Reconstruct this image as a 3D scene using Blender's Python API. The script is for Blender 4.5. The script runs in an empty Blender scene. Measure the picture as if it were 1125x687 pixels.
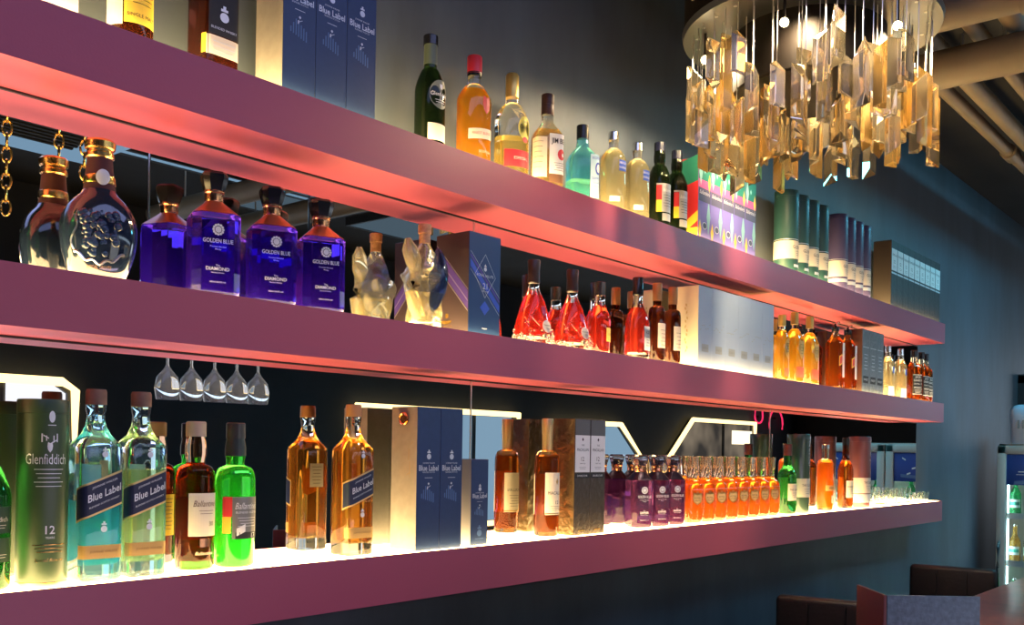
import bpy, bmesh, math, random
import numpy as np
from mathutils import Vector, Matrix
random.seed(7)
PI = math.pi
R = math.radians
C = bpy.context.scene.collection
sc = bpy.context.scene

# ------------------------------------------------------------------ materials
MATS = {}
def _new(name):
    m = bpy.data.materials.new(name); m.use_nodes = True
    nt = m.node_tree
    return m, nt, nt.nodes['Principled BSDF']

def mat(name, col, rough=.5, metal=0., spec=.5, noise=0., nscale=8., bump=0., bscale=40., coat=0.):
    if name in MATS: return MATS[name]
    m, nt, b = _new(name)
    b.inputs['Base Color'].default_value = (*col, 1)
    b.inputs['Roughness'].default_value = rough
    b.inputs['Metallic'].default_value = metal
    b.inputs['Specular IOR Level'].default_value = spec
    b.inputs['Coat Weight'].default_value = coat
    tc = nt.nodes.new('ShaderNodeTexCoord')
    if noise:
        n = nt.nodes.new('ShaderNodeTexNoise'); n.inputs['Scale'].default_value = nscale; n.inputs['Detail'].default_value = 6
        r = nt.nodes.new('ShaderNodeMapRange')
        r.inputs['From Min'].default_value = .3; r.inputs['From Max'].default_value = .7
        r.inputs['To Min'].default_value = 1 - noise; r.inputs['To Max'].default_value = 1 + noise
        mx = nt.nodes.new('ShaderNodeMix'); mx.data_type = 'RGBA'; mx.blend_type = 'MULTIPLY'
        mx.inputs['Factor'].default_value = 1
        mx.inputs['A'].default_value = (*col, 1)
        nt.links.new(tc.outputs['Object'], n.inputs['Vector'])
        nt.links.new(n.outputs['Fac'], r.inputs['Value'])
        nt.links.new(r.outputs['Result'], mx.inputs['B'])
        nt.links.new(mx.outputs['Result'], b.inputs['Base Color'])
    if bump:
        n = nt.nodes.new('ShaderNodeTexNoise'); n.inputs['Scale'].default_value = bscale; n.inputs['Detail'].default_value = 4
        bp = nt.nodes.new('ShaderNodeBump'); bp.inputs['Strength'].default_value = bump; bp.inputs['Distance'].default_value = .01
        nt.links.new(tc.outputs['Object'], n.inputs['Vector'])
        nt.links.new(n.outputs['Fac'], bp.inputs['Height'])
        nt.links.new(bp.outputs['Normal'], b.inputs['Normal'])
    MATS[name] = m
    return m

def streaks(m, col):
    nt = m.node_tree; b = nt.nodes['Principled BSDF']
    tc = nt.nodes.new('ShaderNodeTexCoord'); mp = nt.nodes.new('ShaderNodeMapping'); mp.inputs['Scale'].default_value = (2.6, 2.6, .9)
    n = nt.nodes.new('ShaderNodeTexNoise'); n.inputs['Scale'].default_value = 1.3; n.inputs['Detail'].default_value = 7; n.inputs['Roughness'].default_value = .62
    r = nt.nodes.new('ShaderNodeValToRGB')
    r.color_ramp.elements[0].position = .36; r.color_ramp.elements[0].color = (*[c*.78 for c in col], 1)
    r.color_ramp.elements[1].position = .70; r.color_ramp.elements[1].color = (col[0]*1.2, col[1]*1.27, col[2]*1.3, 1)
    nt.links.new(tc.outputs['Object'], mp.inputs['Vector']); nt.links.new(mp.outputs['Vector'], n.inputs['Vector'])
    nt.links.new(n.outputs['Fac'], r.inputs['Fac']); nt.links.new(r.outputs['Color'], b.inputs['Base Color'])
    return m

def glass(name, col, rough=.0, ior=1.45, body=0., bodycol=None, bump=0., bscale=30.):
    """Tinted glass or liquid; 'body' is the share of light the tint scatters instead of passing straight."""
    if name in MATS: return MATS[name]
    m, nt, b = _new(name)
    b.inputs['Base Color'].default_value = (*col, 1)
    b.inputs['Roughness'].default_value = rough
    b.inputs['IOR'].default_value = ior
    b.inputs['Transmission Weight'].default_value = 1.
    if bump:
        tc = nt.nodes.new('ShaderNodeTexCoord')
        n = nt.nodes.new('ShaderNodeTexNoise'); n.inputs['Scale'].default_value = bscale
        bp = nt.nodes.new('ShaderNodeBump'); bp.inputs['Strength'].default_value = bump; bp.inputs['Distance'].default_value = .01
        nt.links.new(tc.outputs['Object'], n.inputs['Vector'])
        nt.links.new(n.outputs['Fac'], bp.inputs['Height'])
        nt.links.new(bp.outputs['Normal'], b.inputs['Normal'])
    if body:
        t = nt.nodes.new('ShaderNodeBsdfTranslucent'); d = nt.nodes.new('ShaderNodeBsdfDiffuse')
        c = bodycol or col
        t.inputs['Color'].default_value = (*c, 1); d.inputs['Color'].default_value = (*c, 1)
        a = nt.nodes.new('ShaderNodeMixShader'); a.inputs[0].default_value = .5
        nt.links.new(d.outputs[0], a.inputs[1]); nt.links.new(t.outputs[0], a.inputs[2])
        x = nt.nodes.new('ShaderNodeMixShader'); x.inputs[0].default_value = body
        nt.links.new(b.outputs[0], x.inputs[1]); nt.links.new(a.outputs[0], x.inputs[2])
        nt.links.new(x.outputs[0], nt.nodes['Material Output'].inputs['Surface'])
    MATS[name] = m
    return m

def emit(name, col, s):
    if name in MATS: return MATS[name]
    m = bpy.data.materials.new(name); m.use_nodes = True; nt = m.node_tree
    nt.nodes.clear()
    e = nt.nodes.new('ShaderNodeEmission'); o = nt.nodes.new('ShaderNodeOutputMaterial')
    e.inputs['Color'].default_value = (*col, 1); e.inputs['Strength'].default_value = s
    nt.links.new(e.outputs[0], o.inputs['Surface'])
    MATS[name] = m
    return m

def srgb(r, g, b):
    f = lambda v: (v/255)/12.92 if v <= 10 else (((v/255)+.055)/1.055)**2.4
    return (f(r), f(g), f(b))

# ------------------------------------------------------------------ object helpers
def finish(me, mats, smooth=35):
    for m in (mats if isinstance(mats, (list, tuple)) else [mats]): me.materials.append(m)
    if smooth:
        for p in me.polygons: p.use_smooth = True
        me.set_sharp_from_angle(angle=R(smooth))
    me.update()

def obj(name, bm, mats, parent=None, smooth=35, loc=None):
    bmesh.ops.recalc_face_normals(bm, faces=bm.faces)
    me = bpy.data.meshes.new(name); bm.to_mesh(me); bm.free()
    finish(me, mats, smooth)
    o = bpy.data.objects.new(name, me); C.objects.link(o)
    if parent: o.parent = parent
    if loc: o.location = loc
    return o

def tag(o, label, cat, group=None):
    o['label'] = label; o['category'] = cat
    if group: o['group'] = group
    return o

def thing(name, label, cat, loc=(0, 0, 0), rz=0, group=None):
    o = bpy.data.objects.new(name, None); C.objects.link(o)
    o.location = loc; o.rotation_euler = (0, 0, rz); o.empty_display_size = .05
    return tag(o, label, cat, group)

def structure(o):
    o['kind'] = 'structure'
    return o

def dup(root, loc, label, rz=None):
    kids = {}
    for o in C.objects: kids.setdefault(o.parent, []).append(o)
    r = root.copy(); C.objects.link(r); r.location = loc; r['label'] = label
    if rz is not None: r.rotation_euler = (0, 0, rz)
    for ch in kids.get(root, []):
        c = ch.copy(); C.objects.link(c); c.parent = r
        for g in kids.get(ch, []):
            d = g.copy(); C.objects.link(d); d.parent = c
    return r

def box(bm, x0, x1, y0, y1, z0, z1, mi=0, bev=0., seg=2):
    t = bmesh.new()
    vs = [t.verts.new(p) for p in ((x0, y0, z0), (x1, y0, z0), (x1, y1, z0), (x0, y1, z0), (x0, y0, z1), (x1, y0, z1), (x1, y1, z1), (x0, y1, z1))]
    for f in ((0, 3, 2, 1), (4, 5, 6, 7), (0, 1, 5, 4), (1, 2, 6, 5), (2, 3, 7, 6), (3, 0, 4, 7)): t.faces.new([vs[i] for i in f])
    if bev: bmesh.ops.bevel(t, geom=list(t.edges), offset=bev, segments=seg, affect='EDGES', profile=.5)
    for f in t.faces: f.material_index = mi
    merge(bm, t); return bm

def merge(bm, t, M=None):
    mp = {}
    for v in t.verts: mp[v] = bm.verts.new(M @ v.co if M else v.co)
    for f in t.faces:
        try:
            n = bm.faces.new([mp[v] for v in f.verts]); n.material_index = f.material_index
        except ValueError: pass
    t.free()

def tube(bm, pts, r, seg=8, mi=0, cap=True):
    pts = [Vector(p) for p in pts]; rings = []
    up = Vector((0, 0, 1))
    for i, p in enumerate(pts):
        a = pts[max(i-1, 0)]; b = pts[min(i+1, len(pts)-1)]
        d = (b-a).normalized()
        n = d.cross(up)
        if n.length < 1e-3: n = d.cross(Vector((1, 0, 0)))
        n.normalize(); q = d.cross(n)
        rr = r[i] if isinstance(r, (list, tuple)) else r
        rings.append([bm.verts.new(p + (n*math.cos(2*PI*k/seg) + q*math.sin(2*PI*k/seg))*rr) for k in range(seg)])
    for a, b in zip(rings, rings[1:]):
        for k in range(seg):
            f = bm.faces.new((a[k], a[(k+1) % seg], b[(k+1) % seg], b[k])); f.material_index = mi
    if cap:
        bm.faces.new(rings[0]).material_index = mi; bm.faces.new(rings[-1][::-1]).material_index = mi
    return bm

# cross sections: unit outlines that start at the front (-y) and run towards +x
def sec_se(n, seg=40):
    out = []
    for k in range(seg):
        a = -PI/2 + 2*PI*k/seg
        c, s = math.cos(a), math.sin(a)
        out.append((math.copysign(abs(c)**(2/n), c), math.copysign(abs(s)**(2/n), s)))
    return out
def sec_oct(c):
    # square with its corners cut off by c (share of the half width)
    q = 1-c
    return [(0, -1), (q/2, -1), (q, -1), (1, -q), (1, 0), (1, q), (q, 1), (0, 1), (-q, 1), (-1, q), (-1, 0), (-1, -q), (-q, -1), (-q/2, -1)]
ROUND = sec_se(2, 36); SQ = sec_se(7, 48); SQ4 = sec_se(4, 48); OVAL = ROUND; OCT = sec_oct(.32)

def loft(bm, sec, prof, mi=0, blend=None, cap=True):
    """prof: list of (z, rx, ry[, b]); b blends the outline towards a circle."""
    rings = []
    for p in prof:
        z, rx, ry = p[:3]; b = p[3] if len(p) > 3 else 0
        ring = []
        for (x, y) in sec:
            if b:
                l = math.hypot(x, y) or 1
                x, y = x*(1-b)+x/l*b, y*(1-b)+y/l*b
            ring.append(bm.verts.new((x*rx, y*ry, z)))
        rings.append(ring)
    n = len(sec)
    for a, c in zip(rings, rings[1:]):
        for k in range(n):
            f = bm.faces.new((a[k], a[(k+1) % n], c[(k+1) % n], c[k])); f.material_index = mi
    if cap:
        bm.faces.new(rings[0][::-1]).material_index = mi; bm.faces.new(rings[-1]).material_index = mi
    return bm

def body_prof(rx, ry, hb, hs, rn, ht, style='round', base=.006, k=8, bl=True):
    """base, straight body to hb, shoulder to hs with neck radius rn, neck to ht."""
    pr = [(0, rx-base, ry-base), (base*.35, rx-base*.35, ry-base*.35), (base, rx, ry), (hb, rx, ry)]
    for i in range(1, k+1):
        t = i/k
        if style == 'round': w = math.sqrt(max(0, 1-t**2.)); w = w*.6+.4*.5*(1+math.cos(PI*t))
        elif style == 'cos': w = .5*(1+math.cos(PI*t))
        elif style == 'sq': w = (max(0, 1-t**3.2))**(1/2.4)
        else: w = 1-t
        pr.append((hb+(hs-hb)*t, rn+(rx-rn)*w, rn+(ry-rn)*w, (1-w) if bl else 0))
    pr.append((ht, rn, rn, 1 if bl else 0))
    return pr

def inset(prof, d, z0, z1):
    """The liquid inside a bottle profile: d of glass all round, from z0 up to the level z1."""
    def at(z):
        for a, b in zip(prof, prof[1:]):
            if a[0] <= z <= b[0]:
                t = (z-a[0])/max(1e-9, b[0]-a[0])
                ba = a[3] if len(a) > 3 else 0; bb = b[3] if len(b) > 3 else 0
                return (z, a[1]+(b[1]-a[1])*t-d, a[2]+(b[2]-a[2])*t-d, ba+(bb-ba)*t)
        return None
    zs = [z0, z0+.004] + [p[0] for p in prof if z0+.006 < p[0] < z1-.002] + [z1]
    out = []
    for i, z in enumerate(zs):
        q = list(at(z))
        if i == 0: q[1] -= .004; q[2] -= .004
        q[1] = max(q[1], .003); q[2] = max(q[2], .003)
        out.append(tuple(q))
    return out

# ------------------------------------------------------------------ lettering
_TX = {}
def textmesh(s, shear=0., bold=0.):
    key = (s, shear, bold)
    if key in _TX: return _TX[key]
    cu = bpy.data.curves.new('lettering', 'FONT'); cu.body = s; cu.size = 1; cu.shear = shear; cu.offset = bold
    cu.align_x = 'CENTER'; cu.align_y = 'CENTER'; cu.resolution_u = 2
    o = bpy.data.objects.new('lettering', cu); C.objects.link(o)
    dg = bpy.context.evaluated_depsgraph_get()
    me = o.evaluated_get(dg).to_mesh()
    vs = [(v.co.x, v.co.y) for v in me.vertices]; fs = [tuple(p.vertices) for p in me.polygons]
    o.evaluated_get(dg).to_mesh_clear()
    bpy.data.objects.remove(o); bpy.data.curves.remove(cu)
    if vs:
        x0 = min(v[0] for v in vs); x1 = max(v[0] for v in vs); y0 = min(v[1] for v in vs); y1 = max(v[1] for v in vs)
    else: x0 = x1 = y0 = y1 = 0
    _TX[key] = (vs, fs, (x0, x1, y0, y1))
    return _TX[key]

class Surf:
    """Wraps (u along the outline from the front, z) onto a bottle, tube or box."""
    def __init__(s, sec, rx, ry, prof=None, start=0.):
        s.pts = [(x*rx, y*ry) for x, y in sec]; s.rx = rx; s.prof = prof
        n = len(s.pts); s.cum = [0]
        for i in range(n):
            a = s.pts[i]; b = s.pts[(i+1) % n]; s.cum.append(s.cum[-1]+math.hypot(b[0]-a[0], b[1]-a[1]))
        s.L = s.cum[-1]; s.start = start
    def __call__(s, u, z, off):
        u = (u+s.start) % s.L
        i = 0
        while i < len(s.pts)-1 and s.cum[i+1] < u: i += 1
        n = len(s.pts); t = (u-s.cum[i])/max(1e-9, s.cum[i+1]-s.cum[i])
        def nrm(j):
            a = s.pts[(j-1) % n]; b = s.pts[(j+1) % n]
            d = Vector((b[1]-a[1], -(b[0]-a[0]))); return d.normalized()
        a = Vector(s.pts[i]); b = Vector(s.pts[(i+1) % n])
        nn = (nrm(i)*(1-t)+nrm((i+1) % n)*t).normalized()
        k = 1.
        if s.prof:
            for p, q in zip(s.prof, s.prof[1:]):
                if p[0] <= z <= q[0]:
                    k = (p[1]+(q[1]-p[1])*(z-p[0])/max(1e-9, q[0]-p[0]))/s.rx; break
        v = (a+(b-a)*t)*k + nn*off
        return Vector((v.x, v.y, z))

def flat(x0, y, tilt=0):
    return lambda u, z, off: Vector((x0+u, y-off, z))

def patch(bm, surf, u0, u1, z0, z1, off, mi, slope=0., shape=None, nu=14, nz=1):
    if shape in ('oval', 'diamond', 'shield'):
        cu, cz, a, b = (u0+u1)/2, (z0+z1)/2, (u1-u0)/2, (z1-z0)/2
        if shape == 'diamond': ring = [(0, -1), (1, 0), (0, 1), (-1, 0)]
        elif shape == 'shield': ring = [(0, -1), (.75, -.5), (1, .2), (.8, 1), (0, .8), (-.8, 1), (-1, .2), (-.75, -.5)]
        else: ring = [(math.cos(2*PI*k/20), math.sin(2*PI*k/20)) for k in range(20)]
        vs = [bm.verts.new(surf(cu+a*x, cz+b*y+slope*(a*x), off)) for x, y in ring]
        c = bm.verts.new(surf(cu, cz, off))
        for k in range(len(vs)): bm.faces.new((vs[k], vs[(k+1) % len(vs)], c)).material_index = mi
        return
    g = [[bm.verts.new(surf(u0+(u1-u0)*i/nu, z0+(z1-z0)*j/nz+slope*(u0+(u1-u0)*i/nu), off)) for i in range(nu+1)] for j in range(nz+1)]
    for j in range(nz):
        for i in range(nu):
            bm.faces.new((g[j][i], g[j][i+1], g[j+1][i+1], g[j+1][i])).material_index = mi

def letters(bm, surf, s, u, z, h, off, mi, slope=0., shear=0., bold=0., maxw=None, vert=False):
    vs, fs, (x0, x1, y0, y1) = textmesh(s, shear, bold)
    if not vs: return
    k = h/.72
    if maxw and (x1-x0)*k > maxw: kx = maxw/(x1-x0)
    else: kx = k
    cx, cy = (x0+x1)/2, (y0+y1)/2
    nv = []
    for x, y in vs:
        a, b = (x-cx)*kx, (y-cy)*k
        if vert: a, b = b, -a
        nv.append(bm.verts.new(surf(u+a, z+b+slope*(u+a), off)))
    for f in fs:
        try: bm.faces.new([nv[i] for i in f]).material_index = mi
        except ValueError: pass

def label_part(name, parent, surf, mats, items):
    """One printed label: items are ('p', ...) patches, ('t', ...) lettering, mats a list."""
    bm = bmesh.new()
    for it in items:
        kw = it[-1] if isinstance(it[-1], dict) else {}
        a = it[1:-1] if isinstance(it[-1], dict) else it[1:]
        if it[0] == 'p': patch(bm, surf, *a, **kw)
        else: letters(bm, surf, *a, **kw)
    out = None
    for b in pieces(bm):
        me = bpy.data.meshes.new(name); b.to_mesh(me); b.free()
        finish(me, mats, 0)
        o = bpy.data.objects.new(name, me); C.objects.link(o); o.parent = parent
        out = out or o
    bm.free()
    return out

def pieces(bm):
    """prints that stand apart on one bottle or carton become prints of their own"""
    bm.verts.ensure_lookup_table(); bm.verts.index_update()
    n = len(bm.verts); isl = [-1]*n; k = 0
    for v in bm.verts:
        if isl[v.index] >= 0: continue
        st = [v]; isl[v.index] = k
        while st:
            q = st.pop()
            for e in q.link_edges:
                w_ = e.other_vert(q)
                if isl[w_.index] < 0: isl[w_.index] = k; st.append(w_)
        k += 1
    co = np.array([v.co[:] for v in bm.verts]); isl = np.array(isl)
    lo = np.full((k, 3), np.inf); hi = np.full((k, 3), -np.inf)
    np.minimum.at(lo, isl, co); np.maximum.at(hi, isl, co)
    size = (hi-lo).max(axis=1)
    gap = np.maximum(0, np.maximum(lo[:, None]-hi[None], lo[None]-hi[:, None]))
    near = np.sqrt((gap**2).sum(axis=2)) <= np.maximum(.0195, .48*np.maximum(size[:, None], size[None]))
    comp = -np.ones(k, int); c = 0
    for i in range(k):
        if comp[i] >= 0: continue
        st = [i]; comp[i] = c
        while st:
            for j in np.nonzero(near[st.pop()] & (comp < 0))[0]: comp[j] = c; st.append(j)
        c += 1
    order = sorted(range(c), key=lambda q: -size[comp == q].sum())
    for q in order:
        b = bm.copy()
        b.verts.ensure_lookup_table()
        if c > 1: bmesh.ops.delete(b, geom=[v for v in b.verts if comp[isl[v.index]] != q], context='VERTS')
        yield b

def emblem(u, z, s, off, mi):
    """a small crest: crowned shield of three patches"""
    return [('p', u-s*.5, u+s*.5, z-s*.6, z+s*.35, off, mi, {'shape': 'oval'}),
            ('p', u-s*.4, u+s*.4, z+s*.45, z+s*.7, off, mi, {'nu': 2}), ('p', u-s*.16, u+s*.16, z+s*.7, z+s, off, mi, {'nu': 2})]
def lines(u, z, w, n, gap, off, mi, t=.0012, var=True):
    out = []
    for i in range(n):
        ww = w*(1-.25*((i*7) % 3)/2) if var else w
        out.append(('p', u-ww/2, u+ww/2, z-i*gap-t/2, z-i*gap+t/2, off, mi, {'nu': 6}))
    return out

# ------------------------------------------------------------------ palette
plum = mat('plum_red_lacquer', (.48, .085, .142), .42, spec=.5, bump=.03, bscale=220)
plaster = streaks(mat('blue_grey_plaster', (.068, .084, .108), .55, bump=.14, bscale=6), (.068, .084, .108))
dark_plaster = mat('dark_plaster', (.02, .022, .028), .8, noise=.2, nscale=3)
black_ceiling = mat('black_ceiling_paint', (.022, .021, .022), .85, noise=.2, nscale=4)
floor_m = mat('dark_floor_tile', (.05, .045, .045), .35, noise=.2, nscale=3)
mirror_m = mat('tinted_mirror', (.80, .80, .82), .0, metal=1)
chrome = mat('chrome', (.8, .8, .8), .15, metal=1)
steel = mat('brushed_steel', (.62, .60, .57), .35, metal=1)
gold = mat('gold_metal', (.85, .55, .18), .25, metal=1)
antique = mat('antique_gold', (.55, .36, .12), .35, metal=1)
copper = mat('copper_metal', (.70, .36, .18), .25, metal=1)
cream = mat('cream_paper', (.82, .74, .58), .7)
white = mat('white_paper', (.85, .85, .84), .6)
ivory = mat('ivory_paper', (.78, .70, .60), .7)
ink = mat('black_ink', (.015, .015, .018), .6)
brownink = mat('brown_ink', (.16, .08, .04), .6)
navy = mat('navy_print', (.006, .012, .05), .45, spec=.5)
bluebox = mat('blue_carton', (.020, .048, .135), .38, noise=.06, nscale=90)
silver_print = mat('silver_print', (.72, .74, .78), .35, metal=.3)
pale_blue_print = mat('pale_blue_print', (.10, .19, .38), .5)
grey_gold = mat('champagne_carton', (.31, .29, .26), .5, noise=.08, nscale=60)
wood_cork = mat('brown_wood_stopper', (.22, .12, .07), .6, noise=.2, nscale=60)
cork = mat('cork', (.55, .30, .15), .8, noise=.25, nscale=120)
black_gloss = mat('black_gloss', (.012, .012, .014), .2)
black_matte = mat('black_carton', (.022, .022, .026), .55, bump=.25, bscale=60)
red = mat('red_print', (.62, .03, .04), .45)
yellow = mat('yellow_print', (.85, .58, .05), .5)
green_print = mat('green_print', (.02, .20, .13), .5)
teal_print = mat('teal_print', (.03, .26, .24), .5)
pink = mat('pink_print', (.75, .10, .28), .5)
violet = mat('violet_print', (.22, .17, .52), .5)
mint = mat('mint_print', (.32, .62, .58), .5)
royal_blue = mat('royal_blue_print', (.04, .10, .55), .45)
olive = mat('olive_carton', (.10, .13, .045), .45)
dark_green_tin = mat('dark_green_tin', (.026, .062, .022), .42, spec=.6)
orange_print = mat('orange_print', (.85, .25, .03), .5)
grey_print = mat('grey_print', (.30, .30, .31), .5)
LED = emit('warm_led_panel', (1., .68, .28), 22.)

clear = glass('clear_glass', (.96, .97, .95), ior=1.45, body=.008, bodycol=(.9, .9, .85))
amber_g = glass('amber_tinted_glass', (1., .80, .50), ior=1.22, body=.01, bodycol=(.9, .5, .2))
ruby_g = glass('red_brown_tinted_glass', (.92, .58, .38), ior=1.22, body=.01, bodycol=(.5, .2, .1))
aqua = glass('aqua_glass', (.60, .88, 1.), ior=1.34, body=.05, bodycol=(.30, .72, 1.))
thick = glass('thick_clear_glass', (.90, .97, .96), ior=1.32, body=.008, bodycol=(.8, .9, .85))
green_g = glass('dark_green_glass', (.05, .42, .09), ior=1.42, body=.28, bodycol=(.02, .17, .03))
bright_green = glass('bright_green_glass', (.10, .85, .10), ior=1.4, body=.35, bodycol=(.05, .75, .06))
black_green = glass('black_green_glass', (.025, .07, .02), ior=1.45, body=.4, bodycol=(.012, .022, .010))
brown_g = glass('brown_glass', (.20, .045, .015), ior=1.45, body=.25, bodycol=(.09, .02, .008))
violet_g = glass('violet_blue_glass', (.07, .025, .58), ior=1.3, body=.20, bodycol=(.045, .012, .36))
purple_g = glass('dark_purple_glass', (.22, .06, .22), ior=1.4, body=.4, bodycol=(.13, .04, .14))
turq = glass('turquoise_glass', (.28, .76, 1.), ior=1.42, body=.16, bodycol=(.05, .52, .90))
def liquid(name, col, body=.30, bc=None): return glass(name, col, ior=1.12, body=body, bodycol=bc)
amber = liquid('amber_whisky', (.72, .33, .04), .11, (.66, .26, .03))
dark_amber = liquid('dark_amber_whisky', (.55, .17, .022), .14, (.44, .11, .014))
red_cognac = liquid('red_cognac', (.72, .07, .03), .32, (.62, .05, .03))
orange_l = liquid('orange_liqueur', (1., .42, .04), .42, (1., .33, .03))
gold_l = liquid('golden_spirit', (1., .70, .10), .40, (1., .60, .06))
tequila_l = liquid('orange_gold_spirit', (1., .60, .06), .38, (.90, .44, .02))
pale_l = liquid('pale_yellow_spirit', (1., .93, .62), .15, (.95, .85, .5))
clear_l = liquid('clear_spirit', (.98, .97, .92), .06, (.9, .88, .8))
aqua_l = liquid('aqua_tinted_spirit', (.16, .66, .85), .30, (.04, .50, .66))
lime_l = liquid('lime_yellow_spirit', (.88, .97, .55), .22, (.75, .88, .40))
brown_l = liquid('deep_red_brown_spirit', (.36, .05, .01), .18, (.12, .018, .005))

# ------------------------------------------------------------------ the setting
ZT = {1: 2.208, 2: 1.8116, 3: 1.3267}           # shelf tops
ZB = {1: 2.1105, 2: 1.7182, 3: 1.2271}          # shelf undersides
SD = .1455                                       # shelf depth
X0, X1, XM = -1.6, 5.142, 5.17
HC = 3.12

bm = bmesh.new(); box(bm, -3, 14, 0, .15, 0, HC); structure(obj('wall_back', bm, plaster))
bm = bmesh.new(); box(bm, -3, 14, -4.65, -4.5, 0, HC); structure(obj('wall_front', bm, dark_plaster))
bm = bmesh.new(); box(bm, -3.15, -3, -4.65, .15, 0, HC); structure(obj('wall_left', bm, dark_plaster))
bm = bmesh.new(); box(bm, 14, 14.15, -4.65, .15, 0, HC); structure(obj('wall_right', bm, dark_plaster))
bm = bmesh.new(); box(bm, -3.15, 14.15, -4.65, .15, -.1, 0); structure(obj('floor', bm, floor_m))
bm = bmesh.new(); box(bm, -3.15, 14.15, -4.65, .15, HC, HC+.1); structure(obj('ceiling', bm, black_ceiling))
# dark doorway beyond the fridge
bm = bmesh.new(); box(bm, 7.35, 8.5, -.03, .0, 0, 2.05, bev=.004)
d1 = structure(obj('door_1', bm, black_gloss))
bm = bmesh.new(); box(bm, 7.29, 7.35, -.045, .0, 0, 2.1); box(bm, 8.5, 8.56, -.045, .0, 0, 2.1); box(bm, 7.29, 8.56, -.045, 0, 2.05, 2.11)
obj('door_frame', bm, black_matte, d1)
bm = bmesh.new(); tube(bm, [(7.44, -.03, 1.0), (7.44, -.07, 1.0), (7.55, -.07, 1.0)], .01); obj('handle', bm, steel, d1)

# windows in the opposite wall, seen in the mirrors: bent tubes of warm light round each pane
neon = emit('warm_neon_tube', (1., .74, .30), 3.4)
def window(n, outline, pane_mat, mull):
    y = -4.5
    bm = bmesh.new()
    N = len(outline)
    cx = sum(p[0] for p in outline)/N; cz = sum(p[1] for p in outline)/N
    inn = [(cx+(x-cx)*.95, cz+(z-cz)*.95) for x, z in outline]
    for i in range(N):
        a, b = outline[i], outline[(i+1) % N]; c, d = inn[(i+1) % N], inn[i]
        fr = [bm.verts.new((p[0], y+.05, p[1])) for p in (a, b, c, d)]; bk = [bm.verts.new((p[0], y, p[1])) for p in (a, b, c, d)]
        bm.faces.new(fr); bm.faces.new(bk[::-1])
        for k in range(4): bm.faces.new((fr[k], bk[k], bk[(k+1) % 4], fr[(k+1) % 4]))
    w = structure(obj('window_%d' % n, bm, black_matte, smooth=0))
    bm = bmesh.new()
    f = [bm.verts.new((x, y+.02, z)) for x, z in inn]; g = [bm.verts.new((x, y+.01, z)) for x, z in inn]
    bm.faces.new(f); bm.faces.new(g[::-1])
    for k in range(N): bm.faces.new((f[k], g[k], g[(k+1) % N], f[(k+1) % N]))
    obj('pane', bm, pane_mat, w, smooth=0)
    bm = bmesh.new()
    for x in mull: tube(bm, [(x, y+.035, min(p[1] for p in inn)), (x, y+.035, max(p[1] for p in inn))], .02, 6)
    if mull: obj('mullion', bm, black_matte, w)
    bm = bmesh.new(); ol = [(cx+(x-cx)*1.0, y+.07, cz+(z-cz)*1.0) for x, z in outline]
    tube(bm, ol+[ol[0]], .028, 8, cap=False); obj('neon_tube', bm, neon, w)
    return w
day1 = emit('bright_daylight_pane', (.95, .97, 1.), 1.3)
day2 = emit('pale_blue_daylight_pane', (.42, .68, .90), .62)
def lit_room(name):
    m = bpy.data.materials.new(name); m.use_nodes = True; nt = m.node_tree; nt.nodes.clear()
    tc = nt.nodes.new('ShaderNodeTexCoord'); n = nt.nodes.new('ShaderNodeTexNoise'); n.inputs['Scale'].default_value = 2.2
    r = nt.nodes.new('ShaderNodeValToRGB'); e = nt.nodes.new('ShaderNodeEmission'); o = nt.nodes.new('ShaderNodeOutputMaterial')
    r.color_ramp.elements[0].color = (.05, .045, .04, 1); r.color_ramp.elements[0].position = .35
    r.color_ramp.elements[1].color = (.30, .24, .17, 1); r.color_ramp.elements[1].position = .65
    nt.links.new(tc.outputs['Object'], n.inputs['Vector']); nt.links.new(n.outputs['Fac'], r.inputs['Fac'])
    nt.links.new(r.outputs[0], e.inputs['Color']); nt.links.new(e.outputs[0], o.inputs['Surface'])
    return m
room_pane = lit_room('lit_shop_window_pane')
zt, zb = 1.92, .85
added_strip = emit('added_strip_glow', (.62, .80, 1.), 3.2)
window(1, [(1.1, zb), (2.98, zb), (2.98, 1.87), (2.9, zt), (1.1, zt)], day1, [2.55])
window(2, [(5.3, zb), (7.36, zb), (7.36, zt-.04), (5.3, zt-.04)], day2, [6.0, 6.75])
window(3, [(7.95, zb), (10.35, zb), (9.15, 1.84), (7.95, 1.84)], day2, [8.7])
window(4, [(9.45, zb), (12.45, zb), (12.45, 1.95), (10.75, 1.95)], room_pane, [11.6])
# the lit notice inside the last window
bm = bmesh.new(); box(bm, 11.75, 12.3, -4.42, -4.40, 1.66, 1.84, bev=.004)
bn = tag(obj('lit_notice', bm, emit('lit_notice_face', (1., .85, .55), 2.2)), 'small lit notice inside the last neon-edged window, seen in the mirror', 'sign')
def rect_window(n, axis, c, a0, a1, z0, z1, bars, m):
    # axis 'x': on the front wall, running along x; axis 'y': on the right wall, running along y
    def bx(bm, u0, u1, zz0, zz1, d0, d1):
        if axis == 'x': box(bm, u0, u1, c+d0, c+d1, zz0, zz1)
        else: box(bm, c-d1, c-d0, u0, u1, zz0, zz1)
    bm = bmesh.new()
    for q in (a0, a1): bx(bm, q-.025, q+.025, z0, z1, 0, .06)
    for q in (z0, z1): bx(bm, a0, a1, q-.025, q+.025, 0, .06)
    w = structure(obj('window_%d' % n, bm, black_matte, smooth=0))
    bm = bmesh.new(); bx(bm, a0+.02, a1-.02, z0+.02, z1-.02, .01, .02); obj('pane', bm, m, w, 0)
    for k in range(1, bars):
        q = a0+(a1-a0)*k/bars
        bm = bmesh.new(); bx(bm, q-.015, q+.015, z0, z1, .02, .055); obj('mullion', bm, black_matte, w)
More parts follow.
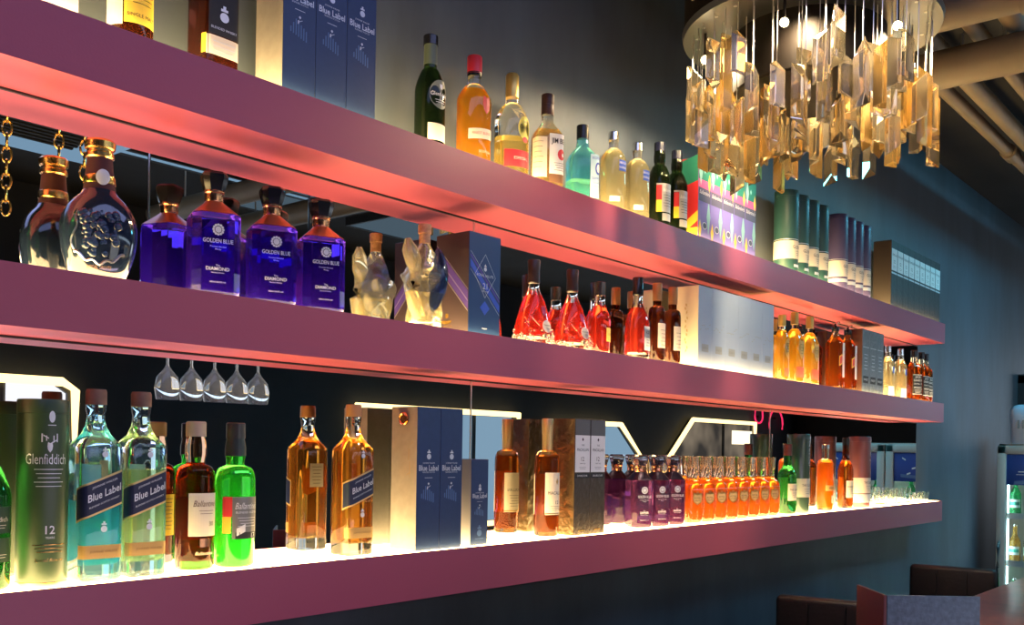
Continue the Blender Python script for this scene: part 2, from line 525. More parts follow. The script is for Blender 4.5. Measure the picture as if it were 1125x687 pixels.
rect_window(5, 'x', -4.5, 1.0, 12.6, 2.22, 2.48, 9, added_strip)  # unseen glowing strip, added for bottle highlights and some fill
rect_window(6, 'y', 14., -2.7, -.3, .95, 2.75, 3, emit('end_daylight_pane', (.78, .88, 1.), 3.5))
# ceiling fittings seen in the upper mirrors
coolwhite = emit('cool_ceiling_glow', (.40, .68, .95), .55)
dimcool = emit('dim_cool_ceiling_light', (.36, .55, .70), .22)
t = thing('ceiling_cassette', 'square pale blue ceiling air conditioner reflected above the bottles at left', 'air conditioner', (2.2, -3.2, HC))
bm = bmesh.new()
for a in range(4):
    M = Matrix.Rotation(a*PI/2, 4, 'Z'); q = bmesh.new(); box(q, -.42, .42, .27, .42, -.06, 0, bev=.01); merge(bm, q, M)
obj('panel_frame', bm, coolwhite, t)  # pale blue light on the frame is put in as its own glow
bm = bmesh.new(); box(bm, -.25, .25, -.25, .25, -.05, 0, bev=.01)
for k in range(9): box(bm, -.24, .24, -.22+k*.052, -.2+k*.052, -.058, -.05)
obj('grille', bm, dark_plaster, t)
for nm, xa, xb, ya, yb, mm, lb in (
        ('strip_light', 2.5, 3.9, -3.28, -3.20, coolwhite, 'long thin pale blue strip light reflected between the dark bottle and the first violet bottle'),
        ('ceiling_light_panel', 3.45, 4.25, -3.75, -3.1, dimcool, 'pale blue ceiling panel reflected behind the first violet bottle'),
        ('ceiling_light_panel', 4.45, 5.6, -3.6, -2.85, dimcool, 'pale blue ceiling panel reflected behind the third violet bottle')):
    t = thing(nm, lb, 'ceiling light', ((xa+xb)/2, (ya+yb)/2, HC))
    w, h = (xb-xa)/2, (yb-ya)/2
    bm = bmesh.new(); box(bm, -w+.01, w-.01, -h+.01, h-.01, -.05, 0); obj('diffuser', bm, mm, t, 0)
    bm = bmesh.new()
    for s in (-1, 1):
        box(bm, -w, w, s*h-.01, s*h+.01, -.055, 0); box(bm, s*w-.01, s*w+.01, -h, h, -.055, 0)
    obj('frame', bm, black_matte, t)
# neon scrawl on the opposite wall
t = thing('neon_sign', 'pink red neon scrawl reflected in the lower mirror at its far end', 'neon sign', (14.5-1.6, -4.45, 1.95))
bm = bmesh.new()
tube(bm, [(-.3+.1*math.cos(a)*1.2, 0, .1+.22*math.sin(a)*(1 if a < PI else .4)) for a in [k*PI/8 for k in range(0, 17)]], .012, 6)
tube(bm, [(.25+.22*math.cos(a), 0, .02+.2*math.sin(a)) for a in [k*PI/8 for k in range(-1, 10)]], .012, 6)
obj('tube_lettering', bm, emit('red_neon', (1., .03, .12), 1.6), t)
bm = bmesh.new()
for x in (-.3, .25): tube(bm, [(x, -.05, .1), (x, 0, .1)], .012, 6)
obj('standoff', bm, black_matte, t)
# stemware hanging from a rack, seen in the lower mirror
t = thing('glass_rack', 'steel hanging rack for stemmed glasses reflected in the lower mirror', 'rack', (2.6, -2.2, 1.99))
bm = bmesh.new()
for s in (-.06, .06): tube(bm, [(-.5, s, 0), (.5, s, 0)], .006, 6)
for x in (-.42, .42): tube(bm, [(x, -.06, 0), (x, .06, 0)], .005, 6)
obj('rail', bm, chrome, t)
for x in (-.42, .42):
    bm = bmesh.new(); tube(bm, [(x, 0, 0), (x, 0, HC-1.99)], .006, 6); obj('rod', bm, chrome, t)
wg = None
for k in range(5):
    lb = ['first', 'second', 'third', 'fourth', 'fifth'][k] + ' stemmed glass from the left hanging upside down in the mirrored rack'
    loc = (2.28+k*.115, -2.2, 1.985)
    if wg is None:
        wg = thing('hanging_wine_glass', lb, 'glass', loc, group='stemmed glasses hanging in the mirrored rack'); wg.scale = (1.3, 1.3, 1.4)
        bm = bmesh.new()
        loft(bm, ROUND, [(.005, .036, .036), (.001, .034, .034), (-.004, .006, .006), (-.07, .004, .004), (-.085, .012, .012), (-.11, .034, .034), (-.14, .041, .041), (-.175, .036, .036), (-.178, .034, .034)])
        obj('bowl', bm, glass('stemware_glass', (.97, .98, 1.), ior=1.5, body=.22, bodycol=(.8, .85, .9)), wg)
    else: dup(wg, loc, lb)

# mirror panels between the shelves
ed = [X0, .10, 1.79, 3.466, XM]
for row, (z0, z1) in enumerate(((ZT[2], ZB[1]), (ZT[3], ZB[2]))):
    for i in range(4):
        nm = ['leftmost', 'second', 'third', 'far right'][i]
        bm = bmesh.new(); box(bm, ed[i]+.0008, ed[i+1]-.0008, -.006, -.0005, z0+.0005, z1-.0005)
        p = obj('mirror_panel', bm, mirror_m, smooth=0)
        tag(p, nm + ' mirror panel on the wall ' + ('between the top and middle shelves' if row == 0 else 'between the middle and bottom shelves'), 'mirror', 'mirror panels behind the bottles')
        bm = bmesh.new(); box(bm, ed[i]+.001, ed[i+1]-.001, -.0085, -.0061, z1-.0042, z1-.0006); obj('top_gap_strip', bm, black_matte, p, 0)  # black strip laid in for the dark gap over the mirror
        if i < 3:
            bm = bmesh.new(); box(bm, ed[i+1]-.0016, ed[i+1]+.0016, -.0072, -.006, z0+.001, z1-.0045); obj('joint_strip', bm, steel, p, 0)

# shelves: lacquered boxes with a lit acrylic top
for k, nm in ((1, 'top'), (2, 'middle'), (3, 'bottom')):
    zt_, zb_ = ZT[k], ZB[k]
    bm = bmesh.new()
    # closed box with a shallow tray for the light panel
    box(bm, X0, X1, -SD, -.0005, zb_, zt_-.012)
    box(bm, X0, X1, -SD, -SD+.006, zt_-.012, zt_)
    box(bm, X1-.006, X1, -SD+.006, -.0005, zt_-.012, zt_)
    s = obj('display_shelf', bm, plum, smooth=12)
    tag(s, {1: 'topmost plum red wall shelf of three, under the boxes and bottles below the chandelier',
            2: 'middle plum red wall shelf, carrying the violet bottles and white cartons',
            3: 'lowest plum red wall shelf with a glowing top, below the long mirror'}[k], 'shelf', 'plum red display shelves')
    bm = bmesh.new(); box(bm, X0+.005, X1-.0062, -SD+.0062, -.007, zt_-.0119, zt_-.001); obj('light_panel', bm, LED, s, 0)

# ------------------------------------------------------------------ bottles
def place(x, a, k): return (x, -a, ZT[k])
def make_bottle(name, label, cat, x, a, k, sec, prof, glassm, liq=None, level=None, wall=.0035, z0=.010, cap=None, neck=None, rz=0, group=None):
    """cap: list of lofts (z, r) with material; neck: foil sleeve."""
    t = thing(name, label, cat, place(x, a, k), rz, group)
    bm = bmesh.new(); loft(bm, sec, prof); obj('glass_body', bm, glassm, t, 40)
    if liq:
        bm = bmesh.new(); loft(bm, sec, inset(prof, wall, z0, level)); obj('liquid', bm, liq, t, 40)
    if neck:
        m, pr = neck
        bm = bmesh.new(); loft(bm, ROUND, [(z, r, r) for z, r in pr]); obj('neck_sleeve', bm, m, t, 40)
    if cap:
        m, pr = cap
        bm = bmesh.new(); loft(bm, ROUND, [(z, r, r) for z, r in pr]); obj('cap', bm, m, t, 40)
    return t
def capp(z0, z1, r, flare=0.): return [(z0, r), (z1-.002, r+flare), (z1, r+flare-.002)]

# ---- bottom shelf, left to right
pr = body_prof(.036, .036, .135, .19, .0145, .235, 'round')
t = make_bottle('whisky_bottle', 'green glass bottle cut by the left edge, beside the dark green tube', 'bottle', .628, .08, 3, ROUND, pr, green_g,
                cap=(black_gloss, capp(.232, .252, .0165)), neck=(dark_green_tin, [(.195, .0152), (.233, .0152)]))
S = Surf(ROUND, .036, .036)
label_part('front_label', t, S, [dark_green_tin, cream], [('p', -.034, .030, .085, .125, .0006, 0, {'nz': 1}), ('p', -.034, .030, .042, .078, .0006, 0)] +
           [('t', 'Glenfiddich', -.002, .106, .0075, .0012, 1, {'maxw': .05}), ('t', '12', -.018, .064, .009, .0012, 1)] + lines(-.002, .097, .04, 2, .004, .0012, 1, .0008) + lines(.0, .053, .04, 2, .004, .0012, 1, .0008) + emblem(0, .116, .006, .0012, 1))
def tube_box(name, label, x, a, k, r, h, m, lid_m, group=None):
    t = thing(name, label, 'tube', place(x, a, k), 0, group)
    bm = bmesh.new(); loft(bm, ROUND, [(0, r-.0006, r-.0006), (.001, r, r), (h-.022, r, r), (h-.0215, r-.0006, r-.0006)]); obj('tube_body', bm, m, t)
    bm = bmesh.new(); loft(bm, ROUND, [(h-.0214, r-.0004, r-.0004), (h-.021, r+.0003, r+.0003), (h-.002, r+.0003, r+.0003), (h, r-.001, r-.001), (h+.0002, r-.004, r-.004), (h-.003, r-.005, r-.005)]); obj('lid', bm, lid_m, t)
    return t
t = tube_box('gift_tube', 'dark green cylinder gift tube with stag emblem and number 12 at the left end', .712, .083, 3, .0375, .288, dark_green_tin, dark_green_tin)
S = Surf(ROUND, .0375, .0375)
label_part('surface_print', t, S, [silver_print, gold], [('t', 'Glenfiddich', -.010, .196, .0165, .0005, 0, {'maxw': .062}), ('t', '12', -.004, .087, .013, .0005, 0, {'bold': .01}),
           ('t', 'YEARS', -.004, .075, .0035, .0005, 0)] + lines(-.006, .18, .044, 5, .0065, .0005, 0, .0011) + lines(-.004, .064, .05, 3, .0055, .0005, 1, .0012) + [('t', 'Special Reserve', -.004, .040, .005, .0005, 1, {'shear': .3})] +
           # stag's head: muzzle, ears and antlers
           [('p', -.010, -.002, .206, .222, .0005, 0, {'shape': 'shield'}), ('p', -.016, -.008, .222, .224, .0005, 0, {'slope': -.6, 'nu': 3}), ('p', -.004, .004, .222, .224, .0005, 0, {'slope': .6, 'nu': 3})] +
           [('p', -.0185, -.0165, .222, .235, .0005, 0, {'nu': 1}), ('p', .0035, .0055, .222, .235, .0005, 0, {'nu': 1}), ('p', -.012, -.0105, .224, .232, .0005, 0, {'nu': 1}), ('p', -.0015, .0, .224, .232, .0005, 0, {'nu': 1})] +
           [('p', -.008, .001, .252, .270, .0005, 0, {'shape': 'oval'})] + lines(-.0035, .248, .012, 1, .004, .0005, 0))
bm = bmesh.new(); loft(bm, ROUND, [(0.0003, .0378, .0378), (.006, .0380, .0380), (.0061, .0374, .0374)]); obj('base_rim', bm, gold, t)

def jw(label, x, a, k, gm, liq, level, lq2=None):
    rx, ry, H = .0345, .0320, .309
    pr = [(0, rx-.004, ry-.004), (.002, rx-.001, ry-.001), (.005, rx, ry), (.212, rx, ry), (.218, rx-.001, ry-.001, .05), (.226, rx-.006, ry-.006, .2), (.236, .021, .020, .5), (.248, .0165, .0165, .9), (.256, .0145, .0145, 1), (.268, .0135, .0135, 1), (.276, .0155, .0155, 1), (.284, .0155, .0155, 1)]
    t = make_bottle('whisky_bottle', label, 'bottle', x, a, k, SQ, pr, gm, liq, level, .0045, .026, cap=(wood_cork if gm is aqua else cork_cap, [(.284, .0145), (.2842, .0165), (.305, .0165), (H, .0150)]))
    S = Surf(SQ, rx, ry)
    top = mat('gold_edge_print', (.75, .52, .22), .4, metal=.5)
    label_part('slanted_label', t, S, [top, navy, silver_print], [('p', -.052, .030, .112, .168, .0006, 0, {'slope': .38, 'nu': 26}), ('p', -.050, .030, .1155, .1645, .0010, 1, {'slope': .38, 'nu': 26}),
               ('t', 'Blue Label', .0, .142, .0125, .0016, 2, {'slope': .38, 'bold': .012, 'maxw': .054}), ('t', 'JOHNNIE WALKER', .0, .1565, .0036, .0016, 2, {'slope': .38}), ('t', 'BLENDED SCOTCH WHISKY', .0, .127, .003, .0016, 2, {'slope': .38, 'maxw': .05})])
    label_part('base_label', t, S, [mat('tan_print', (.45, .29, .10), .45, metal=.3), brownink], [('p', -.045, .031, .036, .058, .0006, 0, {'nu': 20}), ('t', 'JOHNNIE WALKER', 0, .047, .004, .0011, 1)] )
    label_part('back_label', t, Surf(SQ, rx, ry, start=S.L/2), [cream, brownink], [('p', -.018, .018, .135, .185, .0006, 0)] + lines(0, .178, .026, 6, .007, .0012, 1, .001))
    label_part('etched_emblem', t, S, [silver_print], emblem(0, .085, .011, .0005, 0) + emblem(0, .205, .010, .0006, 0))
    return t
cork_cap = mat('golden_brown_stopper', (.55, .28, .09), .4, spec=.5)
j = jw('pale aqua square bottle with a blue slanted label next to the dark green tube', .797, .083, 3, aqua, aqua_l, .128)
j['group'] = 'aqua square bottles'
j = jw('pale aqua square bottle with a blue slanted label beside the dark red bottle', .876, .083, 3, aqua, lime_l, .178)
j['group'] = 'aqua square bottles'
jw('square bottle of amber whisky with a dark slanted label left of the blue cartons', 1.349, .080, 3, thick, amber, .235)

# red-brown and bright green round bottles with script labels
pr = body_prof(.034, .034, .150, .187, .0165, .232, 'sq'); pr = pr[:-1] + [(.192, .0160, .0160, 1), (.205, .0185, .0185, 1), (.220, .0185, .0185, 1), (.236, .0155, .0155, 1)]
t = make_bottle('whisky_bottle', 'round bottle of dark red brown whisky with a cream script label', 'bottle', .989, .0715, 3, ROUND, pr, ruby_g, brown_l, .19, .003, .016,
                cap=(mat('tan_cap', (.55, .42, .28), .5), capp(.236, .263, .0175)))
S = Surf(ROUND, .034, .034)
label_part('front_label', t, S, [cream, brownink, copper], [('p', -.030, .033, .060, .136, .0006, 0), ('t', "Ballantine's", .003, .118, .011, .0012, 1, {'shear': .35, 'maxw': .05}), ('t', '30', .012, .082, .008, .0012, 1)] + lines(.003, .105, .03, 2, .005, .0012, 1, .0008) +
           [('p', -.010, .012, .041, .056, .0006, 2), ('t', 'Ballantines', 0, .030, .006, .0006, 0, {'shear': .35})])
label_part('back_label', t, Surf(ROUND, .034, .034, start=math.pi*.034), [yellow, ink], [('p', -.024, .024, .052, .128, .0006, 0)] + lines(0, .12, .034, 9, .007, .0012, 1, .001))
pr = body_prof(.0365, .0365, .145, .185, .0165, .235, 'sq'); pr = pr[:-1] + [(.192, .0162, .0162, 1), (.204, .0185, .0185, 1), (.216, .0185, .0185, 1), (.236, .0152, .0152, 1)]
t = make_bottle('whisky_bottle', 'vivid green round bottle with a grey script label on the bottom shelf', 'bottle', 1.066, .080, 3, ROUND, pr, bright_green, None,
                cap=(mat('smoky_cap', (.05, .05, .045), .3), capp(.234, .263, .0172)), neck=(mat('smoky_sleeve', (.04, .05, .045), .35), [(.202, .0189), (.217, .0189), (.234, .0158)]))
S = Surf(ROUND, .0365, .0365)
label_part('front_label', t, S, [mat('steel_grey_print', (.23, .23, .21), .4, metal=.3), white, red, yellow, ink], [('p', -.026, .034, .052, .128, .0006, 0), ('p', -.044, -.026, .092, .128, .0006, 2, {'nu': 6, 'slope': -.0}), ('p', -.044, -.028, .062, .092, .0006, 3, {'nu': 6}),
           ('t', "Ballantine's", .004, .112, .012, .0012, 1, {'shear': .35, 'maxw': .05}), ('t', 'BLENDED SCOTCH', .004, .100, .004, .0012, 1), ('p', -.02, .03, .052, .064, .0011, 4), ('t', '17', .016, .058, .009, .0016, 1)] + lines(.004, .09, .04, 4, .005, .0012, 1, .0008) +
           [('p', -.018, -.002, .066, .080, .0012, 1, {'slope': .5, 'nu': 4})])

# cartons: printed boxes
def carton(name, label, x0, x1, k, yf, d, h, mats, group=None, cat='box', tilt=0):
    """mats: front, side, top"""
    w = x1-x0
    t = thing(name, label, cat, ((x0+x1)/2, -yf+d/2, ZT[k]), tilt, group)
    bm = bmesh.new(); box(bm, -w/2, w/2, -d/2, d/2, 0, h, bev=.0008, seg=1)
    bm.normal_update()
    for f in bm.faces:
        n = f.normal
        f.material_index = 0 if n.y < -.7 else (2 if abs(n.z) > .7 else 1)
    o = obj('carton', bm, list(mats), t, 0)
    return t, flat(0, -d/2), w, d
def side_surf(w):   # the left side of a carton, u runs from its back edge to its front edge
    return lambda u, z, off: Vector((-w/2-off, -u, z))
def jw_print(t, F, w, H, k=1.):
    label_part('surface_print', t, F, [silver_print, pale_blue_print], emblem(0, H*.66, .013*k, .0006, 0) + [('t', 'JOHNNIE WALKER', 0, H*.608, .0032*k, .0006, 0), ('t', 'Blue Label', 0, H*.575, .0125*k, .0006, 0, {'bold': .015, 'maxw': w*.84}),
               ('t', 'BLENDED SCOTCH', 0, H*.545, .0032*k, .0006, 0), ('p', -.012*k, .012*k, H*.505, H*.508, .0006, 0, {'nu': 1}), ('p', -.003*k, .003*k, H*.455, H*.475, .0006, 0, {'shape': 'diamond'}), ('p', -.004*k, .006*k, H*.44, H*.444, .0006, 0, {'nu': 1, 'slope': .5}), ('p', -.005*k, -.002*k, H*.435, H*.455, .0006, 0, {'nu': 1, 'slope': .8})] +
               [('p', -.028*k+i*.006*k, -.025*k+i*.006*k, H*(.40-.012*i), H*(.46-.02*abs(i-3)), .0004, 1, {'nu': 1, 'slope': .35}) for i in range(8)])
t, F, w, d = carton('gift_box', 'tall blue carton with champagne side and round clasp on the bottom shelf', 1.489, 1.5605, 3, .126, .080, .311, (bluebox, grey_gold, bluebox), 'blue cartons on the bottom shelf')
jw_print(t, F, w, .311)
S = side_surf(w)
bm = bmesh.new()
tube(bm, [(-w/2-.003, .012*math.cos(a)+.0, .285+.012*math.sin(a)) for a in [i*PI/8 for i in range(17)]], .003, 6, cap=False)
M = Matrix.Translation((-w/2-.002, 0, .285)) @ Matrix.Rotation(PI/2, 4, 'Y'); q = bmesh.new(); loft(q, ROUND, [(-.001, .008, .008), (.001, .008, .008)]); merge(bm, q, M)
obj('clasp', bm, copper, t)
label_part('embossed_curl', t, S, [mat('champagne_emboss', (.34, .26, .17), .4)], [('p', .014, .016, .19, .215, .0005, 0, {'slope': .4, 'nu': 1}), ('p', .017, .019, .165, .20, .0005, 0, {'slope': -.4, 'nu': 1}), ('p', .008, .022, .158, .160, .0005, 0, {'slope': .5, 'nu': 2}), ('p', .02, .028, .21, .212, .0005, 0, {'slope': .9, 'nu': 2})])
t, F, w, d = carton('gift_box', 'tall blue carton on the bottom shelf, directly left of the short navy carton', 1.5612, 1.632, 3, .126, .080, .311, (bluebox, grey_gold, bluebox), 'blue cartons on the bottom shelf')
jw_print(t, F, w, .311)
t, F, w, d = carton('gift_box', 'short navy carton with a silver grey side, right of the tall blue cartons', 1.668, 1.727, 3, .122, .056, .198, (bluebox, mat('silver_grey_carton', (.33, .33, .36), .4), bluebox))
jw_print(t, F, w, .198, .78)
label_part('crest', t, F, [pale_blue_print], emblem(0, .030, .016, .0006, 0)+lines(0, .015, .03, 1, .004, .0006, 0))
# tall slim amber bottle with a foil neck
foil = mat('pale_gold_foil', (.72, .52, .22), .35, metal=.6)
pr = body_prof(.0325, .0325, .180, .222, .0125, .29, 'sq')
t = make_bottle('whisky_bottle', 'slim amber bottle with a pale gold neck and large cream label on the bottom shelf', 'bottle', 2.012, .074, 3, ROUND, pr, amber_g, dark_amber, .205, .003, .012,
                cap=(foil, [(.215, .0132), (.24, .0138), (.262, .0142), (.2622, .0148), (.300, .0152), (.303, .0138)]))
S = Surf(ROUND, .0325, .0325)
label_part('front_label', t, S, [cream, ink, antique], [('p', -.034, .034, .056, .164, .0006, 0), ('t', 'MACALLAN', .0, .112, .0085, .0012, 1, {'maxw': .052}), ('t', '12', 0, .088, .009, .0012, 1), ('p', -.034, .034, .058, .060, .0011, 2), ('p', -.004, .004, .132, .15, .0011, 2, {'shape': 'diamond'})] + lines(0, .078, .04, 3, .005, .0012, 1, .0008))
label_part('back_label', t, Surf(ROUND, .0325, .0325, start=math.pi*.0325), [cream, ink, antique], [('p', -.034, .034, .056, .160, .0006, 0), ('t', 'MACALLAN', 0, .115, .008, .0012, 1, {'maxw': .05}), ('p', -.034, .034, .058, .061, .0011, 2)] + lines(0, .10, .04, 5, .007, .0012, 1, .0008))
brown_box = mat('dark_brown_carton', (.05, .034, .022), .5, bump=.4, bscale=70)
bronze_side = mat('bronze_textured_carton', (.13, .085, .035), .4, metal=.3, bump=.6, bscale=55)
mets = ['dark carton with bronze side and white panel reading 12, beside the slim amber bottle', 'dark carton with a white panel reading 12, nearest the dark purple bottles']
for i, (a_, b_) in enumerate(((2.066, 2.1355), (2.1362, 2.206))):
    t, F, w, d = carton('gift_box', mets[i], a_, b_, 3, .122, .078, .305, (brown_box, bronze_side, brown_box), 'dark cartons with white panels on the bottom shelf')
    label_part('panel_print', t, F, [white, ink, mat('warm_grey_panel', (.12, .115, .115), .45), antique], [('p', -w/2+.002, w/2-.002, .262, .303, .0005, 2), ('p', -w/2+.002, w/2-.002, .165, .262, .0006, 0), ('t', 'THE', 0, .236, .005, .0012, 1), ('t', 'MACALLAN', 0, .224, .008, .0012, 1, {'maxw': .05}), ('t', '12', 0, .200, .012, .0012, 1), ('t', 'YEARS OLD', 0, .188, .0035, .0012, 1)] + lines(0, .178, .03, 2, .004, .0012, 1, .0007) +
               [('p', -w/2+.002, w/2-.002, .150, .162, .0006, 1), ('t', 'DOUBLE CASK', 0, .156, .005, .001, 0, {'maxw': .05}), ('p', -.014, .016, .010, .014, .0006, 3), ('p', -.004, .004, .246, .256, .001, 1, {'shape': 'diamond'})])

# faceted flask with a dark stopper: the violet ones and the dark purple ones
def faceted(label, x, a, k, gm, W, H, rz, group, capm, shoulderm, first_words, prof_s=1.):
    h = W/2
    pr = [(0, h-.007, h-.007), (.004, h-.002, h-.002), (.010, h, h), (.142*H/.225, h, h), (.146*H/.225, h-.0015, h-.0015), (.166*H/.225, .019, .019, .3), (.172*H/.225, .015, .015, 1), (.19*H/.225, .014, .014, 1)]
    t = make_bottle('liquor_bottle', label, 'bottle', x, a, k, OCT, pr, gm, group=group, rz=rz)
    z = H/.225
    bm = bmesh.new(); loft(bm, OCT, [(.1465*z, h-.0008, h-.0008), (.167*z, .0195, .0195, .3), (.1725*z, .0155, .0155, 1)], cap=False); obj('shoulder_facets', bm, shoulderm, t, 30)
    bm = bmesh.new(); loft(bm, ROUND, [(.172*z, .0155, .0155), (.174*z, .0165, .0165), (.186*z, .0165, .0165), (.188*z, .018, .018), (.191*z, .018, .018), (.193*z, .0165, .0165)]); obj('neck_ring', bm, copper, t)
    bm = bmesh.new(); loft(bm, sec_oct(.45), [(.192*z, .0165, .0165), (.2*z, .019, .019), (.214*z, .0225, .0225), (.220*z, .0225, .0225), (.225*z, .0185, .0185)]); obj('stopper', bm, capm, t, 25)
    S = Surf(OCT, h, h)
    label_part('surface_print', t, S, [silver_print], [('p', -.0055, .0055, .1105*z, .1215*z, .0006, 0, {'shape': 'oval'})] + [('p', -.0022+.0085*math.cos(q), .0022+.0085*math.cos(q), .1138*z+.0085*math.sin(q), .1182*z+.0085*math.sin(q), .0006, 0, {'shape': 'oval'}) for q in [i*PI/6 for i in range(12)]] +
               [('t', first_words[0], 0, .096*z, .0075, .0006, 0, {'maxw': W*.62, 'bold': .01}), ('t', 'Premium Blended', 0, .086*z, .0028, .0006, 0), ('t', 'Whisky', 0, .081*z, .0025, .0006, 0), ('t', 'The', 0, .053*z, .0035, .0006, 0), ('t', first_words[1], 0, .047*z, .0062, .0006, 0, {'maxw': W*.5, 'bold': .02}), ('t', 'Blended Whisky', 0, .040*z, .0025, .0006, 0), ('t', '450ml 36.5% vol', 0, .024*z, .003, .0006, 0)])
    return t
orange_shoulder = mat('orange_reflection', (.50, .20, .10), .3, metal=.9)  # orange reflection on the sloped shoulders, put in as metal colour
gb = faceted('violet blue faceted bottle with a dark stopper, the first one beside the dark round flagon', 1.012, .080, 2, violet_g, .084, .226, R(-22), 'violet blue faceted bottles', black_gloss, orange_shoulder, ('GOLDEN BLUE', 'DIAMOND'))
dup(gb, place(1.138, .080, 2), 'violet blue faceted bottle with a dark stopper, the middle one of three', R(-24))
dup(gb, place(1.256, .080, 2), 'violet blue faceted bottle with a dark stopper, third, nearest the wavy glass bottle', R(-24))
dk = mat('dark_violet_foil', (.03, .02, .045), .3, metal=.7)
gp = faceted('dark purple faceted bottle next to the two dark cartons on the bottom shelf', 2.455, .074, 3, purple_g, .068, .212, R(-30), 'dark purple faceted bottles', glass('smoky_stopper_glass', (.45, .40, .42), ior=1.45, body=.25, bodycol=(.2, .15, .2)), dk, ('GOLDEN BLUE', 'SAPHIR'))
dup(gp, place(2.545, .078, 3), 'dark purple faceted bottle, the middle one of three on the bottom shelf', R(-28))
dup(gp, place(2.633, .078, 3), 'dark purple faceted bottle next to the row of orange decanters', R(-28))

# row of orange decanters
pr = [(0, .026, .020), (.003, .030, .024), (.012, .0335, .027), (.05, .0355, .029), (.095, .0355, .029), (.118, .033, .027), (.128, .025, .022), (.134, .0185, .0175, .6), (.139, .0165, .0165, 1), (.142, .0165, .0165, 1)]
t = make_bottle('liqueur_decanter', '', 'bottle', 2.735, .085, 3, SQ4, pr, clear, orange_l, .122, .003, .010, group='orange decanters on the bottom shelf', cap=(glass('amber_tint_stopper', (1., .80, .60), ior=1.22, body=.12, bodycol=(.95, .55, .30)), [(.143, .0165), (.150, .0185), (.180, .0205), (.205, .0225), (.2085, .0215)]))
bm = bmesh.new()
for i in range(12):
    a = 2*PI*i/12; tube(bm, [(.0300*math.cos(a), .0245*math.sin(a), .004), (.0352*math.cos(a), .0287*math.sin(a), .020), (.0366*math.cos(a), .0297*math.sin(a), .040)], [.002, .0025, .0008], 6)
obj('cut_glass_ribs', bm, clear, t)
bm = bmesh.new(); loft(bm, ROUND, [(.137, .0172, .0172), (.1385, .0185, .0185), (.1415, .0185, .0185), (.143, .0172, .0172)]); obj('neck_ring', bm, gold, t)
S = Surf(SQ4, .0357, .0292)
label_part('front_label', t, S, [antique, ink, cream, mat('pale_gold_print', (.70, .50, .22), .45)], [('p', -.020, .020, .056, .096, .0008, 0, {'shape': 'shield'}), ('p', -.0165, .0165, .061, .091, .0012, 3, {'shape': 'shield'}), ('t', 'ROYAL', 0, .079, .006, .002, 1, {'maxw': .026}), ('t', 'SALUTE', 0, .071, .005, .002, 1, {'maxw': .026}), ('p', -.006, .006, .088, .100, .0008, 0, {'shape': 'shield'})])
od = t
ords = ['first', 'second', 'third', 'fourth', 'fifth', 'sixth', 'seventh', 'eighth', 'ninth']
for i in range(8):
    lb = ords[i] + ' orange decanter from the left in the row on the bottom shelf'
    loc = place(2.742+i*.0795, .085, 3)
    if i == 0: od.location = loc; od['label'] = lb; od.rotation_euler = (0, 0, R(-20))
    else: dup(od, loc, lb)

# green bottle in front of a dark tube, then amber bottles and tubes at the far end
pr = body_prof(.034, .034, .145, .185, .0145, .235, 'cos')
t = make_bottle('whisky_bottle', 'dark green bottle with a cream label standing right of the orange decanters', 'bottle', 3.452, .085, 3, ROUND, pr, green_g, None, cap=(mat('wine_red_cap', (.12, .03, .025), .4), capp(.215, .258, .0158)))
label_part('front_label', t, Surf(ROUND, .034, .034), [cream, ink], [('p', -.036, .036, .050, .112, .0006, 0), ('t', 'THE GLENLIVET', 0, .09, .007, .0012, 1, {'maxw': .06})] + lines(0, .078, .04, 3, .007, .0012, 1, .001))
def band_tube(label, x, a, k, r, h, top_m, txt, group=None):
    t = tube_box('gift_tube', label, x, a, k, r, h, top_m, top_m, group)
    S = Surf(ROUND, r, r)
    return t, S
smoky_green = mat('grey_green_tin', (.045, .085, .065), .25, spec=.7)
t, S = band_tube('grey green gift tube with a cream band, just right of the dark green bottle', 3.555, .083, 3, .0425, .297, smoky_green, '')
label_part('surface_print', t, S, [cream, ink, silver_print], [('p', -.13, .13, .060, .130, .0005, 0, {'nu': 40}), ('t', 'THE GLENLIVET', 0, .105, .010, .001, 1, {'maxw': .07})] + lines(0, .09, .05, 3, .008, .001, 1, .001) + [('t', 'THE GLENLIVET', .0, .225, .010, .0006, 2, {'vert': True})])
pr = body_prof(.032, .032, .165, .205, .0125, .245, 'sq')
t = make_bottle('whisky_bottle', 'amber bottle with a gold band between the grey green tube and the purple brown tube', 'bottle', 3.80, .088, 3, ROUND, pr, amber_g, orange_l, .19, .003, .010, cap=(clear, capp(.245, .262, .0150)))
label_part('front_label', t, Surf(ROUND, .032, .032), [mat('amber_label_print', (.75, .42, .12), .4), ink, cream], [('p', -.036, .030, .078, .100, .0006, 0), ('p', -.01, .03, .03, .06, .0006, 2), ('p', -.002, .028, .112, .15, .0006, 2, {'shape': 'oval'}), ('t', 'WHISKY', 0, .089, .009, .0012, 1)])
pr = body_prof(.0315, .0315, .16, .215, .0125, .27, 'cos')
t = make_bottle('whisky_bottle', 'amber bottle with a long dark neck in front of the purple brown tube', 'bottle', 4.02, .085, 3, ROUND, pr, amber_g, dark_amber, .195, .003, .010, cap=(black_gloss, capp(.262, .293, .0145)), neck=(brown_g, [(.2, .0175), (.22, .0140), (.262, .0138)]))
label_part('front_label', t, Surf(ROUND, .0315, .0315), [cream, ink], [('p', -.034, .036, .045, .115, .0006, 0), ('t', 'SINGLE MALT', 0, .09, .007, .0012, 1)] + lines(0, .08, .04, 3, .008, .0012, 1, .001))
mauve = mat('mauve_tin', (.17, .065, .075), .3, spec=.6)
t, S = band_tube('purple brown gift tube with a pale band, last before the small glasses', 4.185, .082, 3, .0455, .30, mauve, '')
